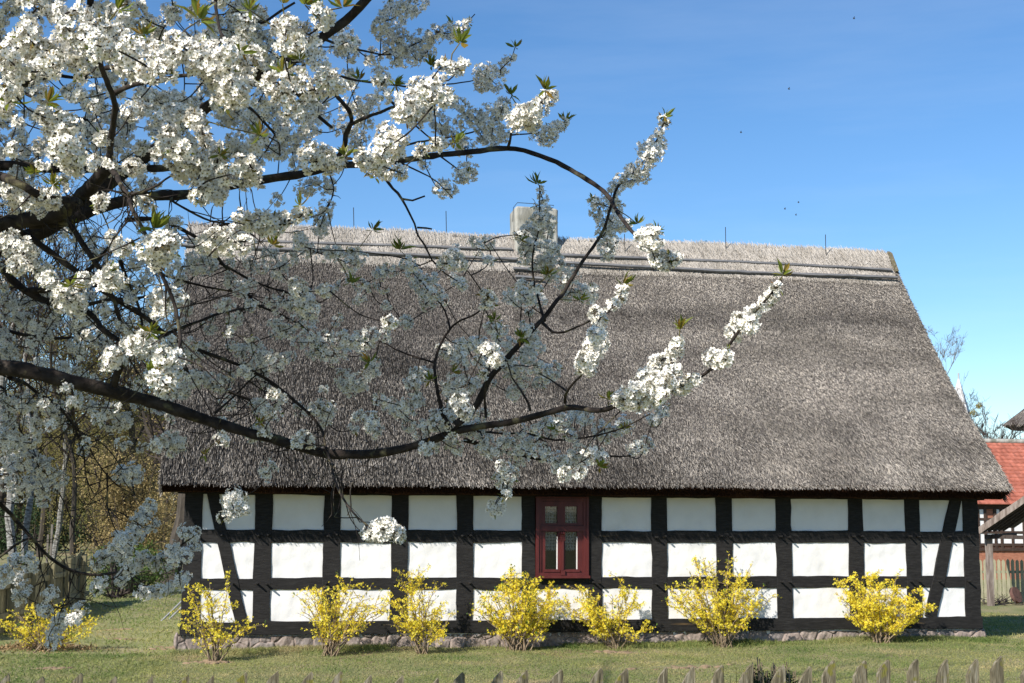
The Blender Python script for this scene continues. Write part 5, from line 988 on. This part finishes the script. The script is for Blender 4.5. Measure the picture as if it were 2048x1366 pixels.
while k < 1400 and tries < 60000:
    tries += 1
    p = farT[rng.integers(len(farT))]+sunv*rng.uniform(1.2, 6.5)+rng.normal(0, .12, 3)
    x_, y_, z_ = proj(p)
    if z_ < 1.2 or p[2] > 9.2 or (-70 < x_ < 2120 and -45 < y_ < 1420): continue
    d_ = p-litT; al = d_@sunv; off = np.linalg.norm(d_-al[:, None]*sunv, axis=1)
    if ((al > 0) & (off < .13)).mean() > .012: continue
    cl3.append((p, rng.uniform(.055, .085), 0)); k += 1
print('shade bunches', k, tries)
CP = np.array([c[0] for c in cl3]); CR = np.array([c[1] for c in cl3]); VIS = np.array([c[2] for c in cl3])
# join every blossom bunch to the nearest wood, nearest first
near = np.full(len(CP), 1e9); src = np.zeros((len(CP), 3))
for i0 in range(0, len(SAMP), 2000):
    Dm = np.linalg.norm(CP[:, None]-SAMP[None, i0:i0+2000], axis=2); j_ = Dm.argmin(1); dmin = Dm[np.arange(len(CP)), j_]; b_ = dmin < near; near[b_] = dmin[b_]; src[b_] = SAMP[i0:i0+2000][j_[b_]]
done = np.zeros(len(CP), bool); tw = MB(); twn = 0; AXIS = np.zeros((len(CP), 3))
for _ in range(len(CP)):
    i_ = np.where(done, 1e9, near).argmin(); done[i_] = True; a, b_ = src[i_], CP[i_]; L_ = near[i_]
    if L_ > .004:
        m_ = (a+b_)/2+rng.normal(0, .07, 3)*L_+np.array([0, 0, -.06*L_]); P = spline(np.stack([a, m_, b_+nrm(b_-a)*CR[i_]*.5]), .03); tube(tw, P, np.linspace(.0042 if L_ < .5 else .008, .0026, len(P)), 5); AXIS[i_] = nrm(b_-a)
        cand = P[len(P)//2:]
        Dm = np.linalg.norm(CP[:, None]-cand[None], axis=2); j_ = Dm.argmin(1); dm = Dm[np.arange(len(CP)), j_]*1.02; u_ = (dm < near) & ~done; near[u_] = dm[u_]; src[u_] = cand[j_[u_]]
# plain dark twigs without flowers
vis_s = np.concatenate(samples[1:1+len(LIMBS)]); a_, b_, _c = proj(vis_s); vis_s = vis_s[(a_ < 760) & (b_ > 380)]
for i_ in rng.integers(0, len(vis_s), 800):
    p = vis_s[i_]; d_ = nrm(rng.normal(0, 1, 3)+np.array([0, 0, -.35])); L_ = rng.uniform(.06, .48); d2 = nrm(d_+rng.normal(0, .5, 3)); d3 = nrm(d2+rng.normal(0, .5, 3)+np.array([0, 0, .3]))
    P = spline(np.stack([p, p+d_*L_*.35, p+d_*L_*.35+d2*L_*.35, p+d_*L_*.35+d2*L_*.35+d3*L_*.3]), .03); tube(tw, P, np.linspace(.0038, .0014, len(P))*(1+.15*rng.normal(0, 1, len(P))), 4)
struct(tw.build('twigs', 'bark', cherry), 'stuff')

# flower template: five broad cupped petals, pale heart, calyx with stalk
FVv, Fpet, Fhe, Fca = [], [], [], []
for k in range(5):
    a = k*2*math.pi/5; c, s_ = math.cos(a), math.sin(a); n_ = len(FVv)
    for r_, w_, z_ in ((.10, 0, .02), (.50, .36, .13), (.92, .30, .34), (1.0, 0, .30), (.92, -.30, .34), (.50, -.36, .13), (.55, 0, .06)):
        FVv.append((c*r_-s_*w_, s_*r_+c*w_, z_))
    Fpet += [[n_, n_+1, n_+6, n_+5][:4], [n_+1, n_+2, n_+3, n_+6], [n_+6, n_+3, n_+4, n_+5]]
n_ = len(FVv)
for k in range(5): a = k*2*math.pi/5+.6; FVv.append((.2*math.cos(a), .2*math.sin(a), .2))
FVv.append((0, 0, .03)); Fhe += [[n_+5, n_+k, n_+(k+1) % 5] for k in range(5)]
n_ = len(FVv)
for k in range(3): a = k*2.094; FVv.append((.24*math.cos(a), .24*math.sin(a), -.02)); FVv.append((.05*math.cos(a), .05*math.sin(a), -.4))
for k in range(3): FVv.append((.035*math.cos(k*2.094), .035*math.sin(k*2.094), -1.5))
for k in range(3): q = (k+1) % 3; Fca += [[n_+2*k, n_+2*q, n_+2*q+1, n_+2*k+1], [n_+2*k+1, n_+2*q+1, n_+6+q, n_+6+k]]
FVv = np.array(FVv); FTF = {0: np.array(Fpet), 1: np.array(Fhe), 2: np.array(Fca)}
# leaf: folded blade
LFV = np.array([(0, 0, 0), (.25, .10, .06), (.6, .12, .07), (1, 0, -.06), (.6, -.12, .07), (.25, -.10, .06), (.25, 0, 0), (.62, 0, .01)]); LFQ = {3: np.array([[0, 1, 6, 5][:4], [1, 2, 7, 6], [6, 7, 4, 5], [2, 3, 4, 7]])}
def bunch(mb, p, R, axis, vis):
    fs = rng.uniform(.0155, .0185)
    R = R*1.08; n_ = int(np.clip(9.5*(R/.0165)**2*(.60 if (p-CAM)@FW < 7.5 else .36), 7, 95)) if vis else 18
    q = nrm(rng.normal(0, 1, (n_, 3))); rad = R*rng.uniform(.55, 1.08, n_); ax = axis if np.linalg.norm(axis) > 0 else np.array([0, 0, 1.])
    pos = p+q*rad[:, None]+ax*(q@ax)[:, None]*R*.25
    if not vis: fs *= 1.9
    Nn = nrm(q+rng.normal(0, .35, (n_, 3))+np.array([0, 0, .1]))
    scatter(mb, FVv, FTF, pos, basis(Nn), rng.uniform(.85, 1.12, n_)*fs, rng.random(n_))
    if vis:      # a few small leaves among the flowers
        m_ = rng.integers(1, 6); 
        if m_: 
            q = nrm(rng.normal(0, 1, (m_, 3))+ax*.5); scatter(mb, LFV, LFQ, p+q*R*.7, basis(q)[:, :, [2, 0, 1]], rng.uniform(.02, .038, m_), rng.uniform(.2, 1, m_))
mats4 = ['petal', 'heart', 'calyx', 'leaf']
px_, py_, pz_ = proj(CP); size = np.where((VIS == 1) & (px_ > 0) & (px_ < 2048) & (py_ > 0) & (py_ < 1366), CR/pz_, 0); order = np.argsort(-size); single = set(order[:98].tolist())
rest = MB()
for i_ in range(len(CP)):
    if i_ in single:
        mb = MB(); bunch(mb, CP[i_], CR[i_], AXIS[i_], True); mb.build('blossom_bunch', mats4, cherry, tint=True)
    else: bunch(rest, CP[i_], CR[i_], AXIS[i_], VIS[i_] == 1)
struct(rest.build('blossoms', mats4, cherry, tint=True), 'stuff')
# leaf tufts at the shoot tips
TUFT = [(235, 20, 5, 1.2), (400, 40, 5, 1.6), (285, 70, 5.1, 1), (20, 205, 5, 1.2), (95, 205, 5, 1.3), (135, 80, 5, 1), (450, 215, 5.3, 1.1), (500, 20, 5.3, 1), (565, 8, 5.1, 1.2), (610, 10, 5.1, 1.2), (685, 15, 5.1, 1.2), (600, 120, 5.1, .9), (480, 105, 5, .9), (185, 125, 5.2, .8), (70, 345, 6.5, .8), (105, 370, 6.4, 1), (310, 458, 5.15, 1.5), (545, 490, 6.2, 1.3), (300, 745, 5.1, 1.2), (600, 412, 6.0, 1.1), (565, 145, 5.2, 1), (920, 85, 5.8, 1.3), (885, 300, 5.9, .9), (910, 285, 6, 1), (690, 312, 5.6, 1.1), (790, 170, 6.5, .9), (1090, 180, 6.9, 1.4), (1030, 95, 8.5, 1.2), (862, 132, 8.2, 1.3), (1132, 243, 8.3, 1.2), (1022, 190, 8.4, 1.2), (1075, 368, 8.3, 1.4), (1330, 232, 8.3, 1.2), (1185, 400, 8.2, .8), (1275, 448, 7.5, .9), (1312, 462, 6.9, 1), (1340, 516, 6.8, .8), (1246, 570, 7.1, 1.3), (1360, 660, 6.5, 1.4), (1565, 550, 6.5, 1.2), (975, 605, 7.5, 1.6), (1215, 798, 7.3, 1), (700, 565, 7.8, 1.1), (800, 500, 7.9, 1.4), (745, 460, 7.9, 1.1), (740, 725, 8, 1.2), (1250, 858, 7.9, .9), (1200, 935, 7.9, 1), (150, 455, 7.4, 1), (480, 500, 6.8, .8), (560, 195, 5.2, .8), (340, 150, 5, .7), (720, 160, 7.6, 1.2), (750, 355, 6, 1), (520, 270, 6.2, 1.1), (140, 570, 6.4, 1.2), (220, 545, 5.7, .8), (300, 665, 6.2, 1), (930, 350, 8.2, 1), (905, 50, 8.4, 1), (1160, 600, 8, .9), (1095, 550, 8.1, 1.1), (1040, 480, 8.2, 1), (630, 210, 7.2, .9), (440, 310, 5.4, .8), (270, 490, 6.6, .8), (905, 745, 7.8, .9), (860, 760, 7.9, .9), (990, 640, 7.6, .9), (1040, 675, 7.8, 1), (1110, 860, 7.9, .9), (640, 700, 8.2, .8), (410, 910, 7.7, .8), (520, 845, 7.8, .8)]
lf = MB()
tps = [(at(a, b_, d), s_) for a, b_, d, s_ in TUFT]
for i_ in np.where(VIS == 0)[0][::3]: tps.append((CP[i_]+rng.normal(0, .04, 3), 1.4))
for p, s_ in tps:
    n_ = rng.integers(10, 16); ax = nrm(np.array([rng.normal(.15, .35), rng.normal(-.2, .3), 1.])); q = nrm(ax*.7+rng.normal(0, .62, (n_, 3)))
    scatter(lf, LFV, LFQ, p+q*.004, basis(q)[:, :, [2, 0, 1]], rng.uniform(.04, .075, n_)*s_, np.clip(rng.uniform(0, .9, n_), 0, 1)); 
    j_ = np.linalg.norm(SAMP-p, axis=1).argmin(); c_ = np.linalg.norm(CP-p, axis=1).argmin(); a = CP[c_] if np.linalg.norm(CP[c_]-p) < np.linalg.norm(SAMP[j_]-p) else SAMP[j_]
    tube(lf, np.stack([a, (a+p)/2+rng.normal(0, .006, 3), p]), [.0035, .003, .0025], 4, mi=2)
lf.build('leaf_tufts', mats4, cherry, tint=True)
